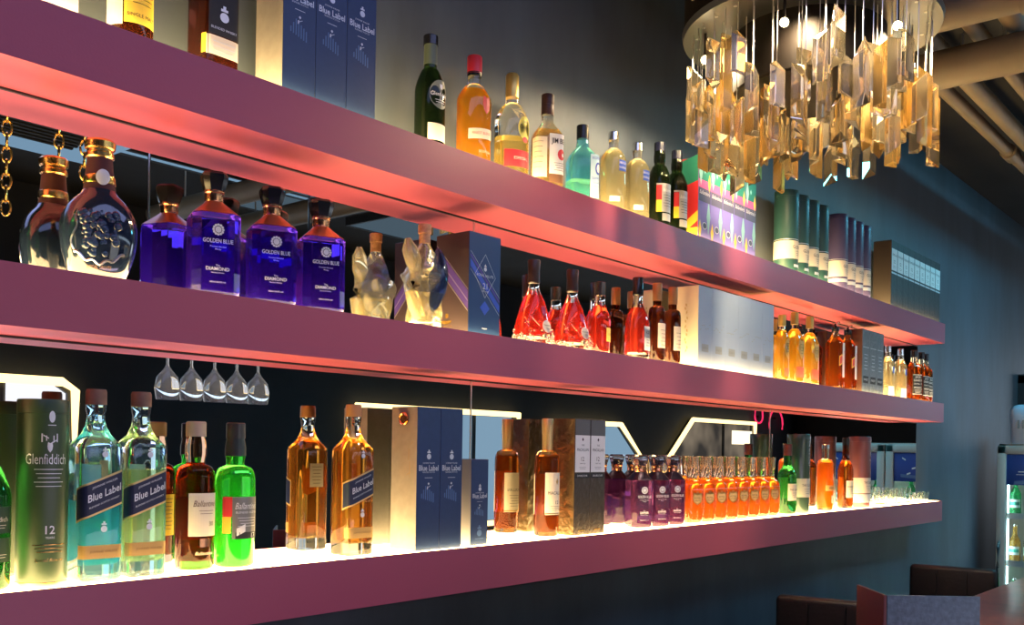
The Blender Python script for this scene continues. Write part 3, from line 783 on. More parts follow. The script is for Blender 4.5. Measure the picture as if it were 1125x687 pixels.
label_part('surface_print', t, S, [ivory, ink, silver_print], [('p', -.14, .14, .060, .125, .0005, 0, {'nu': 40}), ('p', -.14, .14, .020, .056, .0005, 2, {'nu': 40}), ('t', 'THE GLENLIVET', 0, .105, .010, .001, 1, {'maxw': .07})] + lines(0, .09, .05, 3, .008, .001, 1, .001) + [('t', '15', .008, .225, .018, .0006, 2), ('t', 'YEARS', .008, .20, .008, .0006, 2)])
# little glasses at the far end
def tumbler(label, x, a, r0, r1, h, group=None, liq=None):
    t = thing('shot_glass', label, 'glass', place(x, a, 3), 0, group)
    bm = bmesh.new(); loft(bm, ROUND, [(0, r0-.001, r0-.001), (.001, r0, r0), (h, r1, r1), (h, r1-.0018, r1-.0018), (.008, r0-.002, r0-.002)]); obj('glass_wall', bm, thick, t)
    bm = bmesh.new(); loft(bm, ROUND, [(.0005, r0*.8, r0*.8), (.003, r0*.86, r0*.86), (.0078, r0*.8, r0*.8)]); obj('thick_base', bm, clear, t)
    return t
tumbler('wide clear tumbler on the bottom shelf, first of the small glasses after the last tube', 4.47, .078, .026, .031, .078)
sg = tumbler('slim clear shot glass, first of four beside the wide tumbler', 4.60, .082, .019, .022, .07, 'slim shot glasses on the bottom shelf')
for i, (x, w_) in enumerate(((4.665, 'second'), (4.73, 'third'), (4.795, 'last'))): dup(sg, place(x, .082, 3), 'slim clear shot glass, %s of four beside the wide tumbler' % w_)
sg2 = tumbler('tiny clear glass near the far end of the bottom shelf, beside the slim shot glasses', 4.93, .085, .017, .020, .045, 'tiny glasses at the shelf end')
dup(sg2, place(5.0, .085, 3), 'tiny clear glass near the far end of the bottom shelf, second to last')
dup(sg2, place(5.06, .085, 3), 'tiny clear glass standing last at the far end of the bottom shelf')

# ---- middle shelf
# glazed flagon
glaze = mat('navy_glaze', (.010, .018, .040), .10, spec=.8, coat=.6)
t = thing('whisky_flagon', 'dark glazed round flagon with gold neck bands at the left end of the middle shelf', 'bottle', place(.795, .086, 2), R(-25))
bm = bmesh.new()
pr = [(0, .037, .030), (.004, .041, .033), (.02, .048, .038), (.045, .0555, .0425), (.068, .0590, .0445), (.085, .0595, .0445), (.102, .0565, .043), (.118, .049, .039), (.130, .039, .034), (.138, .030, .028), (.146, .025, .025)]
loft(bm, ROUND, pr); obj('flagon_body', bm, glaze, t)
bm = bmesh.new(); loft(bm, ROUND, [(.138, .0255, .0245), (.15, .0245, .0235), (.185, .0205, .0205), (.200, .0195, .0195)]); obj('neck', bm, mat('wine_velvet', (.085, .02, .02), .8), t)
bm = bmesh.new(); loft(bm, ROUND, [(.156, .0240, .0240), (.158, .0252, .0248), (.168, .0242, .0238), (.170, .0220, .0220)]); obj('gold_band', bm, gold, t)
bm = bmesh.new(); loft(bm, ROUND, [(.198, .0198, .0198), (.200, .0222, .0222), (.206, .0222, .0222), (.208, .0200, .0200), (.212, .0200, .0200), (.214, .0232, .0232), (.224, .0245, .0245), (.228, .021, .021)]); obj('cap', bm, gold, t)
bm = bmesh.new(); q = bmesh.new(); loft(q, ROUND, [(-.002, .010, .012), (.001, .0105, .0125), (.002, .008, .010)]); merge(bm, q, Matrix.Translation((.004, -.0252, .164)) @ Matrix.Rotation(PI/2+.1, 4, 'X')); obj('medallion', bm, mat('pale_silver', (.72, .73, .76), .45, metal=.4), t)
# relief: scrolls, a shield and a ribbon of silver standing off the glaze
def fr(u, z, off=.0):
    S_ = Surf(ROUND, .0595, .0445, pr); return S_(u, z, off)
rr = random.Random(3)
bm = bmesh.new()
for i in range(90):
    u = rr.uniform(-.030, .034); z = rr.uniform(.036, .104)
    if abs(u-.002) > .012+.026*math.sqrt(max(0, (z-.036)/.068)): continue
    q = bmesh.new(); bmesh.ops.create_icosphere(q, subdivisions=2, radius=rr.uniform(.0045, .0085)); merge(bm, q, Matrix.Translation(fr(u, z, -.0042)))
obj('embossed_crest', bm, mat('navy_crest_glaze', (.012, .028, .075), .14, spec=.8), t, 60)
bm = bmesh.new()
tube(bm, [fr(-.042+.084*i/20, .040-.016*math.sin(PI*i/20)+.003*math.sin(i*1.1), .0012) for i in range(21)], .0026, 6)
tube(bm, [fr(-.040+.006*math.sin(i*.5), .098-.055*i/12, .0004) for i in range(13)], .0016, 6)
obj('ribbon_relief', bm, mat('dark_pewter', (.45, .46, .48), .3, metal=1), t)
label_part('base_label', t, Surf(ROUND, .0595, .0445, pr), [cream, brownink], [('p', -.026, .030, .008, .026, .0012, 0, {'nz': 2}), ('t', 'ROYAL SALUTE', .0, .017, .006, .0022, 1, {'maxw': .045})])
label_part('orange_print', t, Surf(ROUND, .0595, .0445, pr), [mat('copper_print', (.50, .22, .06), .4, metal=.4)], [('t', 'ROYAL', .002, .117, .008, .0008, 0), ('t', 'SALUTE', .002, .108, .007, .0008, 0)])
# gold chain hanging beside its neck
def chain(label, x, a, zb_):
    bm = bmesh.new(); n = int((HC-zb_)/.034)
    for i in range(n):
        q = bmesh.new()
        tube(q, [(.011*math.cos(b), 0, .021*math.sin(b)) for b in [k*PI/8 for k in range(17)]], .0034, 6, cap=False)
        merge(bm, q, Matrix.Translation((0, 0, -.02-i*.034)) @ Matrix.Rotation(PI/2*(i % 2)+.4, 4, 'Z'))
    o = obj('hanging_chain', bm, gold); o.location = (x, -a, HC); tag(o, label, 'chain', 'gold chains hanging in the room')
chain('gold chain hanging in the room, ending lowest of three, reflected at the left edge', 1.10, 1.0, 2.11)
chain('gold chain hanging in the room, reflected above the mirrored flagon', 1.234, 1.0, 2.27)
chain('gold chain hanging in the room, reflected beside the cap of the flagon', 1.304, 1.0, 2.245)
pr2 = body_prof(.034, .034, .12, .165, .014, .215, 'cos')
t = make_bottle('liquor_bottle', 'green bottle standing left of the dark flagon, seen only in the mirror', 'bottle', .585, .085, 2, ROUND, pr2, green_g, None, cap=(gold, capp(.205, .23, .0155)))
label_part('front_label', t, Surf(ROUND, .034, .034), [cream, ink], [('p', -.03, .03, .03, .10, .0006, 0)] + lines(0, .08, .04, 4, .01, .0012, 1, .001))

# wavy sculpted glass bottle
def wavy(bm, sec, zs, f):
    rings = []
    for z in zs:
        ring = []
        for i, (x, y) in enumerate(sec):
            px, py = f(x, y, z); ring.append(bm.verts.new((px, py, z)))
        rings.append(ring)
    n = len(sec)
    for a, c in zip(rings, rings[1:]):
        for k in range(n): bm.faces.new((a[k], a[(k+1) % n], c[(k+1) % n], c[k]))
    bm.faces.new(rings[0][::-1]); bm.faces.new(rings[-1])
t = thing('sculpted_bottle', 'wavy sculpted clear glass bottle with cork, left of the dark blue box', 'bottle', place(1.532, .083, 2), R(-15))
def tw(x, y, z):
    a = math.atan2(y, x); w = .052-.006*math.sin(z*34) if z < .125 else max(.014, .048-.034*((z-.125)/.062)**1.3)
    rip = 1+.13*math.sin(3*a+z*55)+.06*math.sin(5*a-z*90)
    if z > .17 or z < .02: rip = 1+(rip-1)*.25
    return (.010+w*.80*rip*math.cos(a), w*.78*rip*math.sin(a))
sec48 = sec_se(2, 48)
bm = bmesh.new(); wavy(bm, sec48, [0, .003]+[.008+i*.0065 for i in range(29)], tw); obj('glass_body', bm, glass('wavy_clear_glass', (.97, .97, .93), ior=1.45, body=.12, bodycol=(.85, .82, .65)), t, 60)
def tl(x, y, z):
    a = math.atan2(y, x); px, py = tw(x, y, z); return ((px-.010)*.84+.010, py*.84)
bm = bmesh.new(); wavy(bm, sec48, [.012+i*.006 for i in range(12)], tl); obj('liquid', bm, pale_l, t, 60)
bm = bmesh.new()
pts = [(-.012, -.020, .02), (-.024, -.022, .05), (-.032, -.022, .075), (-.026, -.022, .095), (-.020, -.021, .115), (-.026, -.018, .14), (-.036, -.014, .170), (-.040, -.012, .192)]
tube(bm, pts, [.014, .017, .016, .013, .014, .018, .017, .006], 14); obj('flame_lobe', bm, glass('pale_gold_glass', (1., .93, .70), ior=1.45, body=.3, bodycol=(.85, .75, .45)), t, 60)
bm = bmesh.new(); tube(bm, [(.010+.030*math.cos(q), .026*math.sin(q)-.008, .035+.145*i/22) for i, q in [(i, -1.5+i*.07) for i in range(23)]], [.004+.017*math.sin(PI*i/22)**.7 for i in range(23)], 10); obj('dark_swirl', bm, glass('dark_blue_glass', (.05, .09, .28), ior=1.45, body=.35, bodycol=(.03, .05, .16)), t, 60)
bm = bmesh.new(); loft(bm, ROUND, [(.188, .0125, .0125), (.21, .0125, .0125), (.2105, .0145, .0145), (.229, .0150, .0150), (.231, .0135, .0135)]); q = obj('cork_stopper', bm, cork, t); q.location.x = .010

# dark blue box with diamond outline
jb_side = mat('night_brown_carton', (.055, .035, .04), .35, spec=.5)
jb_front = mat('night_blue_carton', (.020, .055, .16), .35, spec=.5)
purp = mat('purple_stripe_print', (.10, .055, .33), .4)
t, F, w, d = carton('gift_box', 'dark blue square box with a silver diamond outline and number 21 on the middle shelf', 1.642, 1.751, 2, .128, .104, .231, (jb_front, jb_side, jb_side))
S = side_surf(w)
def dia_outline(cx, cz, a, b, t_, off, mi):
    out = []
    for s1 in (-1, 1):
        for s2 in (-1, 1):
            # thin sloped bars
            sl = -s1*s2*b/a
            u0, u1 = (cx-a, cx) if s1 < 0 else (cx, cx+a)
            zc = cz+s2*b - (cx*sl)
            out.append(('p', u0, u1, zc-t_/2, zc+t_/2, off, mi, {'slope': sl, 'nu': 2}))
    return out
label_part('surface_print', t, F, [silver_print, purp, royal_blue], [('p', -.05, .052, .128, .134, .0004, 1, {'slope': -.95, 'nu': 2}), ('p', -.05, .052, .105, .122, .0004, 2, {'slope': -.95, 'nu': 2}), ('p', -.05, .052, .098, .099, .0005, 0, {'slope': -.95, 'nu': 2}), ('p', -.05, .052, .139, .140, .0005, 0, {'slope': -.95, 'nu': 2})] + dia_outline(0, .135, .036, .05, .0014, .0009, 0) +
           emblem(0, .152, .010, .001, 0) + [('t', 'ROYAL SALUTE', 0, .136, .0062, .001, 0, {'maxw': .058}), ('t', '21', 0, .112, .014, .001, 0), ('t', 'AGED YEARS', 0, .100, .003, .001, 0), ('p', -.017, .017, .045, .078, .0008, 2, {'shape': 'diamond'}), ('p', -.010, .010, .012, .016, .0008, 0, {'shape': 'shield'})])
label_part('side_print', t, S, [purp, silver_print, gold], [('p', -.051, .050, .075, .135, .0004, 0, {'slope': -1.25, 'nu': 2}), ('p', -.051, .050, .073, .0745, .0008, 1, {'slope': -1.25, 'nu': 2}), ('p', -.051, .050, .10, .101, .0008, 1, {'slope': -1.25, 'nu': 2}), ('p', -.051, .050, .137, .1382, .0008, 1, {'slope': -1.25, 'nu': 2})][:0] +
           [('p', -.051+.102*i/10, -.051+.102*(i+1)/10, max(.002, .19-.017*i), max(.004, .235-.017*i) if i else .229, .0004, 0, {'nu': 1, 'slope': 0}) for i in range(0)] +
           [('p', -.05, .05, .108, .150, .0004, 0, {'slope': -1.1, 'nu': 2}), ('p', -.05, .05, .104, .1052, .0006, 1, {'slope': -1.1, 'nu': 2}), ('p', -.05, .05, .127, .128, .0006, 1, {'slope': -1.1, 'nu': 2}), ('p', -.05, .05, .153, .154, .0006, 1, {'slope': -1.1, 'nu': 2})] + [('p', -.032, .0, .022, .032, .0006, 2, {'shape': 'shield'}), ('p', -.020, -.010, .036, .048, .0006, 2, {'shape': 'oval'}), ('t', 'BLENDED SCOTCH', -.016, .018, .003, .0006, 2)])

# bell-shaped cognac bottles
pr = [(0, .042, .030), (.003, .047, .035), (.012, .0505, .038), (.03, .0500, .037), (.06, .0450, .034), (.09, .0370, .029), (.112, .0285, .025, .3), (.128, .0200, .0190, .8), (.138, .0155, .0155, 1), (.148, .0140, .0140, 1), (.16, .0140, .0140, 1)]
t = make_bottle('cognac_bottle', 'bell-shaped red cognac bottle with a carved base, right beside the dark blue box', 'bottle', 1.934, .082, 2, OVAL, pr, thick, red_cognac, .125, .003, .020, group='bell-shaped red cognac bottles', rz=R(-25),
                cap=(mat('black_brown_cap', (.03, .014, .012), .3), [(.156, .0142), (.158, .0158), (.185, .0150), (.212, .0165), (.215, .015)]))
bm = bmesh.new(); S = Surf(OVAL, .0505, .038, pr)
for i in range(46):
    u = -.085+.17*random.random(); z = .008+.032*random.random()**1.3
    q = bmesh.new(); bmesh.ops.create_icosphere(q, subdivisions=1, radius=.0042+.002*random.random()); merge(bm, q, Matrix.Translation(S(u, z, .0008)))
for v in range(3):
    tube(bm, [S(-.04+.03*v+.012*math.sin(i*.55+v), .035+.065*i/12, .0004) for i in range(13)], .0018, 6)
for i in range(9):
    u = -.035+.009*i; z = .055+.03*((i*5) % 4)/3
    tube(bm, [S(u-.006, z-.003, .0006), S(u, z+.002, .001), S(u+.006, z-.001, .0006)], [.0005, .0026, .0005], 6)
obj('carved_vines', bm, clear, t)
label_part('round_label', t, S, [ivory, ink], [('p', .008, .040, .030, .062, .003, 0, {'shape': 'oval'}), ('t', 'Hennessy', .024, .048, .005, .0045, 1, {'maxw': .026}), ('t', 'X.O', .024, .040, .005, .0045, 1)])
label_part('pink_seal', t, S, [pink], [('p', .012, .030, .072, .098, .001, 0, {'shape': 'shield'})])
dup(t, place(2.098, .082, 2), 'bell-shaped red cognac bottle with a carved base, left of the small yellow-labelled bottle')
pr = body_prof(.0335, .028, .095, .15, .0145, .165, 'cos')
t = make_bottle('cognac_bottle', 'small amber red bottle with a square yellow label and pink seal on the middle shelf', 'bottle', 2.226, .082, 2, ROUND, pr, clear, red_cognac, .135, .003, .010, cap=(mat('silvered_cap', (.18, .14, .12), .25, metal=.8), [(.163, .0150), (.185, .0150), (.199, .0158), (.2, .0145)]))
label_part('front_label', t, Surf(ROUND, .0335, .028), [mat('yellow_label_print', (.85, .62, .12), .55), ink, pink], [('p', -.006, .034, .036, .074, .0006, 0), ('t', 'VSOP', .014, .055, .008, .0012, 1), ('p', .004, .022, .078, .098, .0006, 2, {'shape': 'shield'})] + lines(.014, .045, .03, 2, .004, .0012, 1, .0008))
pr = [(0, .034, .028), (.004, .038, .031), (.02, .040, .033), (.085, .040, .033), (.115, .036, .030), (.135, .029, .026, .2), (.152, .0195, .0190, .7), (.163, .0150, .0150, 1), (.195, .0135, .0135, 1)]
t = make_bottle('cognac_bottle', 'broad-shouldered red cognac bottle with a white label, between the dark brown bottles', 'bottle', 2.418, .082, 2, OVAL, pr, thick, red_cognac, .152, .003, .022, rz=R(-12), cap=(black_gloss, [(.188, .0140), (.190, .0158), (.238, .0158), (.2405, .0145)]))
label_part('front_label', t, Surf(OVAL, .040, .033, pr), [white, ink], [('p', -.004, .036, .028, .098, .0008, 0), ('t', 'V.S.O.P', .016, .08, .009, .0014, 1, {'maxw': .032})] + lines(.016, .066, .028, 4, .008, .0014, 1, .001))
pr = body_prof(.0255, .0255, .135, .172, .0125, .215, 'sq')
t = make_bottle('cognac_bottle', 'slim dark brown bottle with tan foil cap, nearer the broad red bottle', 'bottle', 2.527, .080, 2, ROUND, pr, brown_g, None, group='slim dark brown bottles on the middle shelf', cap=(mat('tan_foil', (.48, .24, .09), .35, metal=.4), [(.187, .0132), (.19, .0142), (.236, .0146), (.24, .0132)]))
label_part('front_label', t, Surf(ROUND, .0255, .0255), [ivory, ink], [('p', -.022, .030, .045, .118, .0006, 0), ('t', 'CAMUS', .003, .1, .008, .0012, 1)][:1] + lines(.003, .098, .034, 5, .011, .0012, 1, .001))
dup(t, place(2.618, .080, 2), 'slim dark brown bottle with tan foil cap, standing against the white cartons')

# white cartons
whitebox = mat('cool_lit_white_carton', (.50, .60, .76), .45)  # white card with the cool room light put into its front colour
ws = mat('warm_lit_white_carton', (.75, .68, .52), .5)  # same white card, warm shelf glow put into the side colour
emb = mat('pearl_emboss', (.46, .48, .50), .4, metal=.3)
greyp = mat('carton_grey_print', (.36, .36, .33), .5)
for i in range(6):
    xa = 2.702+i*.0892
    t, F, w, d = carton('gift_box', ords[i] + ' white carton from the left in the row of six on the middle shelf', xa, xa+.0885, 2, .122, .086, .256+.001*(i % 2), (whitebox, ws, whitebox), 'white cartons on the middle shelf')
    label_part('surface_print', t, F, [greyp, emb], [('p', -.022, .022, .052, .076, .0005, 1), ('t', '1883' if 0 else 'RESERVE', 0, .064, .007, .001, 0, {'maxw': .036})] + [('p', -.036+.012*k, -.026+.012*k, .128+.006*math.sin(k*1.3+i), .130+.006*math.sin(k*1.3+i), .0005, 1, {'nu': 2, 'slope': .3*math.cos(k*1.3)}) for k in range(6)] + [('t', 'Kavalan', 0, .15, .009, .0005, 1, {'shear': .3})][:0])
    if i == 0:
        label_part('side_lettering', t, side_surf(w), [mat('gold_script_print', (.55, .42, .20), .5)], [('p', -.002+.004*math.sin(k*1.7), .003+.004*math.sin(k*1.7), .05+k*.013, .058+k*.013, .0005, 0, {'nu': 2, 'slope': 1.2*math.cos(k*2.1)}) for k in range(12)])

# golden bottles
goldcap = mat('gold_foil_cap', (.80, .55, .15), .3, metal=.7)
pr = body_prof(.030, .026, .150, .192, .0125, .23, 'round')
t = make_bottle('tequila_bottle', 'slim golden yellow bottle with gold cap next to the white cartons', 'bottle', 3.40, .078, 2, ROUND, pr, clear, gold_l, .185, .003, .010, cap=(goldcap, capp(.205, .246, .0142)))
lab_gold = mat('gold_label_print', (.62, .42, .10), .5)
label_part('front_label', t, Surf(ROUND, .030, .026), [lab_gold, ink, mat('brick_red_print', (.55, .12, .06), .5)], [('p', -.02, .022, .085, .16, .0006, 0, {'shape': 'oval'}), ('p', -.02, .024, .02, .05, .0006, 2)] + lines(0, .14, .02, 4, .01, .0012, 1, .0012))
pr = body_prof(.036, .030, .155, .205, .0130, .245, 'round')
t = make_bottle('tequila_bottle', 'golden yellow bottle with red base label, taller one beside the slim golden bottle', 'bottle', 3.505, .080, 2, SQ4, pr, clear, gold_l, .2, .003, .010, cap=(goldcap, capp(.222, .268, .0145)), group='golden yellow bottles on the middle shelf')
label_part('front_label', t, Surf(SQ4, .036, .030), [lab_gold, ink, mat('brick_red_print', (.55, .12, .06), .5)], [('p', -.025, .025, .09, .165, .0006, 0, {'shape': 'shield'}), ('p', -.034, .030, .022, .062, .0006, 2)] + lines(0, .145, .026, 4, .011, .0012, 1, .0013))
dup(t, place(3.645, .080, 2), 'golden yellow bottle with a red base label, left of the amber bottles with slanted labels')
# amber bottles with slanted white labels
rx = .031
pr = [(0, rx-.004, rx-.004), (.003, rx, rx), (.185, rx, rx), (.196, .027, .027, .2), (.215, .0165, .0165, .8), (.225, .0135, .0135, 1), (.24, .0135, .0135, 1)]
t = make_bottle('whisky_bottle', 'square amber bottle with a slanted pale label and pourer, beside the golden bottles', 'bottle', 3.90, .080, 2, SQ, pr, amber_g, dark_amber, .21, .003, .012, group='square amber bottles with pourers', cap=(black_gloss, [(.236, .0135), (.238, .0148), (.255, .0148), (.258, .006), (.268, .005)]))
bm = bmesh.new(); tube(bm, [(0, 0, .262), (.006, -.004, .272), (.016, -.010, .276)], [.006, .005, .004], 8); obj('pourer_spout', bm, chrome, t)
S = Surf(SQ, rx, rx)
label_part('slanted_label', t, S, [white, red, yellow], [('p', .0, .030, .05, .19, .0006, 0, {'nu': 8}), ('p', -.028, -.002, .105, .145, .0006, 2, {'slope': .4, 'nu': 8}), ('p', -.025, -.005, .110, .140, .001, 1, {'slope': .4, 'nu': 8}), ('t', 'Red Label', .015, .13, .010, .0012, 1, {'vert': True})])
dup(t, place(4.035, .080, 2), 'square amber bottle with a slanted pale label and pourer, beside the grey cartons')
slate = mat('slate_blue_carton', (.13, .155, .17), .35, metal=.3, bump=.4, bscale=50)
umber = mat('umber_carton', (.07, .03, .02), .45)
for i in range(3):
    xa = 4.088+i*.085
    t, F, w, d = carton('gift_box', ['first slate grey carton, next to the amber bottles on the middle shelf', 'middle slate grey carton of three on the middle shelf', 'third slate grey carton, next to the clear bottles on the middle shelf'][i], xa, xa+.0843, 2, .122, .08, .266, (slate, umber, slate), 'slate grey cartons on the middle shelf')
    label_part('surface_print', t, F, [silver_print, ink], [('p', -.034, .034, .19, .192, .0005, 0), ('p', -.03, .03, .04, .07, .0005, 1), ('t', 'WHISKY', 0, .055, .010, .001, 0)] + lines(0, .16, .04, 5, .015, .0005, 0, .002))
pr = body_prof(.0275, .0275, .150, .185, .0130, .215, 'round')
frost = glass('pale_straw_glass', (1., .96, .85), ior=1.45, body=.09, bodycol=(.9, .85, .7))
t = make_bottle('vodka_bottle', 'clear bottle with a silver cap and blue mark, beside the slate grey cartons', 'bottle', 4.52, .080, 2, ROUND, pr, frost, pale_l, .175, .003, .010, group='clear bottles at the far end of the middle shelf', cap=(chrome, capp(.205, .235, .0142)))
label_part('front_label', t, Surf(ROUND, .0275, .0275), [white, royal_blue], [('p', -.010, .016, .11, .14, .0006, 1), ('p', -.03, .02, .01, .05, .0006, 0)])
dup(t, place(4.69, .080, 2), 'clear bottle with a silver cap and blue mark, beside the dark-labelled whiskey bottles')
rx = .029
pr = [(0, rx-.004, rx-.004), (.003, rx, rx), (.15, rx, rx), (.165, .027, .027, .2), (.18, .0175, .0175, .7), (.19, .0145, .0145, 1), (.2, .0155, .0155, 1), (.21, .0135, .0135, 1), (.225, .013, .013, 1)]
blk = [('p', -.029, .029, .03, .128, .0006, 0, {'nu': 10}), ('p', -.027, .027, .032, .034, .001, 1), ('p', -.027, .027, .124, .126, .001, 1), ('t', 'JACK', 0, .113, .010, .0012, 1), ('t', "DANIEL'S", 0, .099, .010, .0012, 1, {'maxw': .046}), ('t', 'Old No. 7', 0, .082, .008, .0012, 1), ('t', 'WHISKEY', 0, .064, .010, .0012, 1, {'maxw': .046})] + lines(0, .052, .04, 3, .006, .0012, 1, .0012)
jd = None
for i, (x, a, lb) in enumerate(((4.872, .082, 'square amber whiskey bottle with black label, nearest of the three beside the clear bottles'), (4.985, .082, 'square amber whiskey bottle with black label, middle one at the far end'), (5.072, .075, 'square amber whiskey bottle with black label, last on the middle shelf'))):
    if jd is None:
        jd = make_bottle('whiskey_bottle', lb, 'bottle', x, a, 2, SQ, pr, amber_g, dark_amber, .165, .003, .008, rz=R(-30), group='black-labelled whiskey bottles', cap=(black_gloss, capp(.212, .245, .0152)))
        label_part('front_label', jd, Surf(SQ, rx, rx), [ink, white], blk)
    else: dup(jd, place(x, a, 2), lb, R(-12) if i == 1 else R(-4))

# ---- top shelf
t, F, w, d = carton('gift_box', 'white carton at the top left corner of the view on the top shelf', .648, .738, 1, .122, .09, .31, (white, ivory, white))
label_part('surface_print', t, F, [greyp], lines(0, .12, .05, 4, .012, .0005, 0) + [('t', 'WHISKY', 0, .16, .012, .0005, 0)])
pr = body_prof(.037, .037, .165, .205, .0145, .28, 'round')
t = make_bottle('whisky_bottle', 'dark bottle with a yellow label near the top left corner on the top shelf', 'bottle', .846, .080, 1, ROUND, pr, brown_g, None, cap=(black_gloss, capp(.25, .285, .016)), rz=R(-6))
label_part('front_label', t, Surf(ROUND, .037, .037), [yellow, ink, ivory], [('p', -.024, .036, .030, .13, .0006, 0), ('p', -.062, -.026, .026, .13, .0006, 2), ('t', 'SINGLE MALT', .006, .044, .006, .0012, 1, {'maxw': .05}), ('t', 'WHISKY', .006, .10, .012, .0012, 1)] + lines(.006, .08, .044, 3, .008, .0012, 1, .001))
rx, ry = .0345, .034
pr = [(0, rx-.004, ry-.004), (.005, rx, ry), (.195, rx, ry), (.215, .024, .024, .4), (.235, .0145, .0145, 1), (.285, .0145, .0145, 1)]
t = make_bottle('whisky_bottle', 'square dark bottle with a black and cream label left of the top blue cartons', 'bottle', 1.003, .082, 1, SQ, pr, brown_g, None, cap=(black_gloss, capp(.275, .3, .017)))
label_part('front_label', t, Surf(SQ, rx, ry), [ink, ivory, yellow, silver_print], [('p', -.030, .032, .062, .152, .0006, 0, {'nu': 16}), ('p', -.045, -.0335, .028, .062, .0006, 2, {'nu': 8}), ('p', -.0335, .031, .026, .060, .0006, 1, {'nu': 10}), ('t', 'BLENDED WHISKY', 0, .074, .0045, .0012, 3)] + emblem(.0, .098, .018, .0012, 3) + lines(0, .050, .05, 3, .008, .0012, 3, .0012) + [('p', -.028, .030, .145, .165, .0012, 1, {'nu': 6})])
for i in range(3):
    xa = 1.122+i*.0772
    t, F, w, d = carton('gift_box', ['first of three tall blue cartons on the top shelf, with its champagne side showing', 'middle one of three tall blue cartons on the top shelf', 'last of three tall blue cartons on the top shelf, left of the dark green bottle'][i], xa, xa+.0765, 1, .126, .084, .320, (bluebox, grey_gold, bluebox), 'blue cartons on the top shelf')
    jw_print(t, F, w, .320)
pr = body_prof(.034, .034, .130, .185, .0140, .235, 'round')
t = make_bottle('whisky_bottle', 'dark green bottle with an oval grey label right of the top blue cartons', 'bottle', 1.556, .080, 1, ROUND, pr, black_green, None, rz=R(-14), cap=(black_gloss, capp(.236, .258, .0165)), neck=(mat('grey_green_foil', (.10, .13, .09), .4), [(.192, .0150), (.237, .0148)]))
label_part('front_label', t, Surf(ROUND, .034, .034), [mat('grey_label_print', (.17, .19, .15), .45), white, ivory], [('p', -.020, .036, .088, .152, .0006, 0, {'shape': 'oval', }), ('t', 'Glenfiddich', .008, .120, .009, .0012, 1, {'maxw': .05}), ('p', .004, .012, .13, .143, .0012, 1, {'shape': 'shield'}), ('p', -.022, .034, .018, .055, .0006, 2)] + lines(.008, .107, .03, 2, .005, .0012, 1, .001))
pr = body_prof(.041, .032, .150, .190, .0155, .225, 'round')
t = make_bottle('spirit_bottle', 'orange spirit bottle with a red cap on the top shelf', 'bottle', 1.702, .080, 1, ROUND, pr, clear, tequila_l, .178, .003, .008, rz=R(-30), cap=(mat('red_cap', (.70, .03, .05), .35), [(.216, .0160), (.2162, .0175), (.255, .0175), (.258, .016)]))
bm = bmesh.new(); loft(bm, ROUND, [(.210, .0166, .0166), (.219, .0178, .0178), (.2195, .0165, .0165)]); obj('cap_band', bm, black_gloss, t)
label_part('front_label', t, Surf(ROUND, .041, .032), [cream, red, ink], [('p', -.022, .050, .058, .082, .0006, 0, {'slope': .08}), ('p', .012, .034, .118, .160, .0006, 1, {'shape': 'shield'}), ('t', 'FINEST BLEND', .012, .071, .006, .0012, 1, {'slope': .08, 'maxw': .05}), ('t', 'SCOTCH', .02, .03, .006, .0006, 0)] )
pr = body_prof(.043, .034, .135, .185, .0150, .225, 'round')
t = make_bottle('tequila_bottle', 'clear bottle with yellow spirit, gold cap and red square label on the top shelf', 'bottle', 1.840, .080, 1, ROUND, pr, clear, liquid('pale_gold_spirit', (1., .85, .35), .2, (.95, .75, .2)), .10, .003, .006, rz=R(-32), cap=(goldcap, [(.200, .0158), (.215, .0165), (.254, .0160), (.259, .013)]))
label_part('front_label', t, Surf(ROUND, .043, .034), [mat('lime_yellow_print', (.72, .60, .06), .5), red, ink, ivory], [('p', .006, .048, .092, .150, .0006, 0, {'shape': 'oval'}), ('t', 'Cuervo', .027, .124, .010, .0012, 2, {'maxw': .034}), ('t', 'Jose', .027, .136, .006, .0012, 2), ('p', -.028, .045, .025, .066, .0006, 1), ('t', 'ESPECIAL', .016, .046, .007, .0012, 3), ('p', .018, .036, .086, .1, .0012, 1, {'shape': 'oval'})])
rx, ry = .039, .032
pr = [(0, rx-.004, ry-.004), (.005, rx, ry), (.138, rx, ry), (.15, rx-.004, ry-.004, .1), (.166, .022, .021, .6), (.176, .0160, .0160, 1), (.205, .0145, .0145, 1)]
t = make_bottle('bourbon_bottle', 'squarish bourbon bottle with a white label and round red seal on the top shelf', 'bottle', 1.982, .080, 1, SQ4, pr, clear, liquid('light_bourbon', (1., .72, .30), .25, (.95, .6, .22)), .155, .003, .006, rz=R(-34), cap=(mat('dark_brown_cap', (.05, .02, .015), .35), [(.196, .0155), (.2, .0165), (.222, .0165), (.2225, .0155), (.225, .0165), (.247, .0165), (.249, .015)]))
label_part('front_label', t, Surf(SQ4, rx, ry), [white, ink, red, brownink, cream], [('p', -.004, .062, .040, .142, .0006, 0, {'nu': 22}), ('t', 'JIM BEAM', .029, .122, .013, .0012, 1, {'maxw': .056, 'bold': .02}), ('p', .018, .040, .076, .104, .0012, 2, {'shape': 'oval'}), ('p', -.004, .062, .018, .040, .0006, 3, {'nu': 22}), ('p', -.060, -.010, .030, .132, .0006, 4, {'nu': 16})] + lines(.029, .068, .04, 4, .006, .0012, 1, .001) + lines(-.035, .12, .03, 6, .013, .0012, 3, .001))
rx, ry = .041, .034
pr = [(0, rx-.004, ry-.004), (.005, rx, ry), (.112, rx, ry), (.125, rx-.004, ry-.003, .1), (.14, .028, .025, .5), (.15, .0175, .0175, 1), (.175, .0150, .0150, 1)]
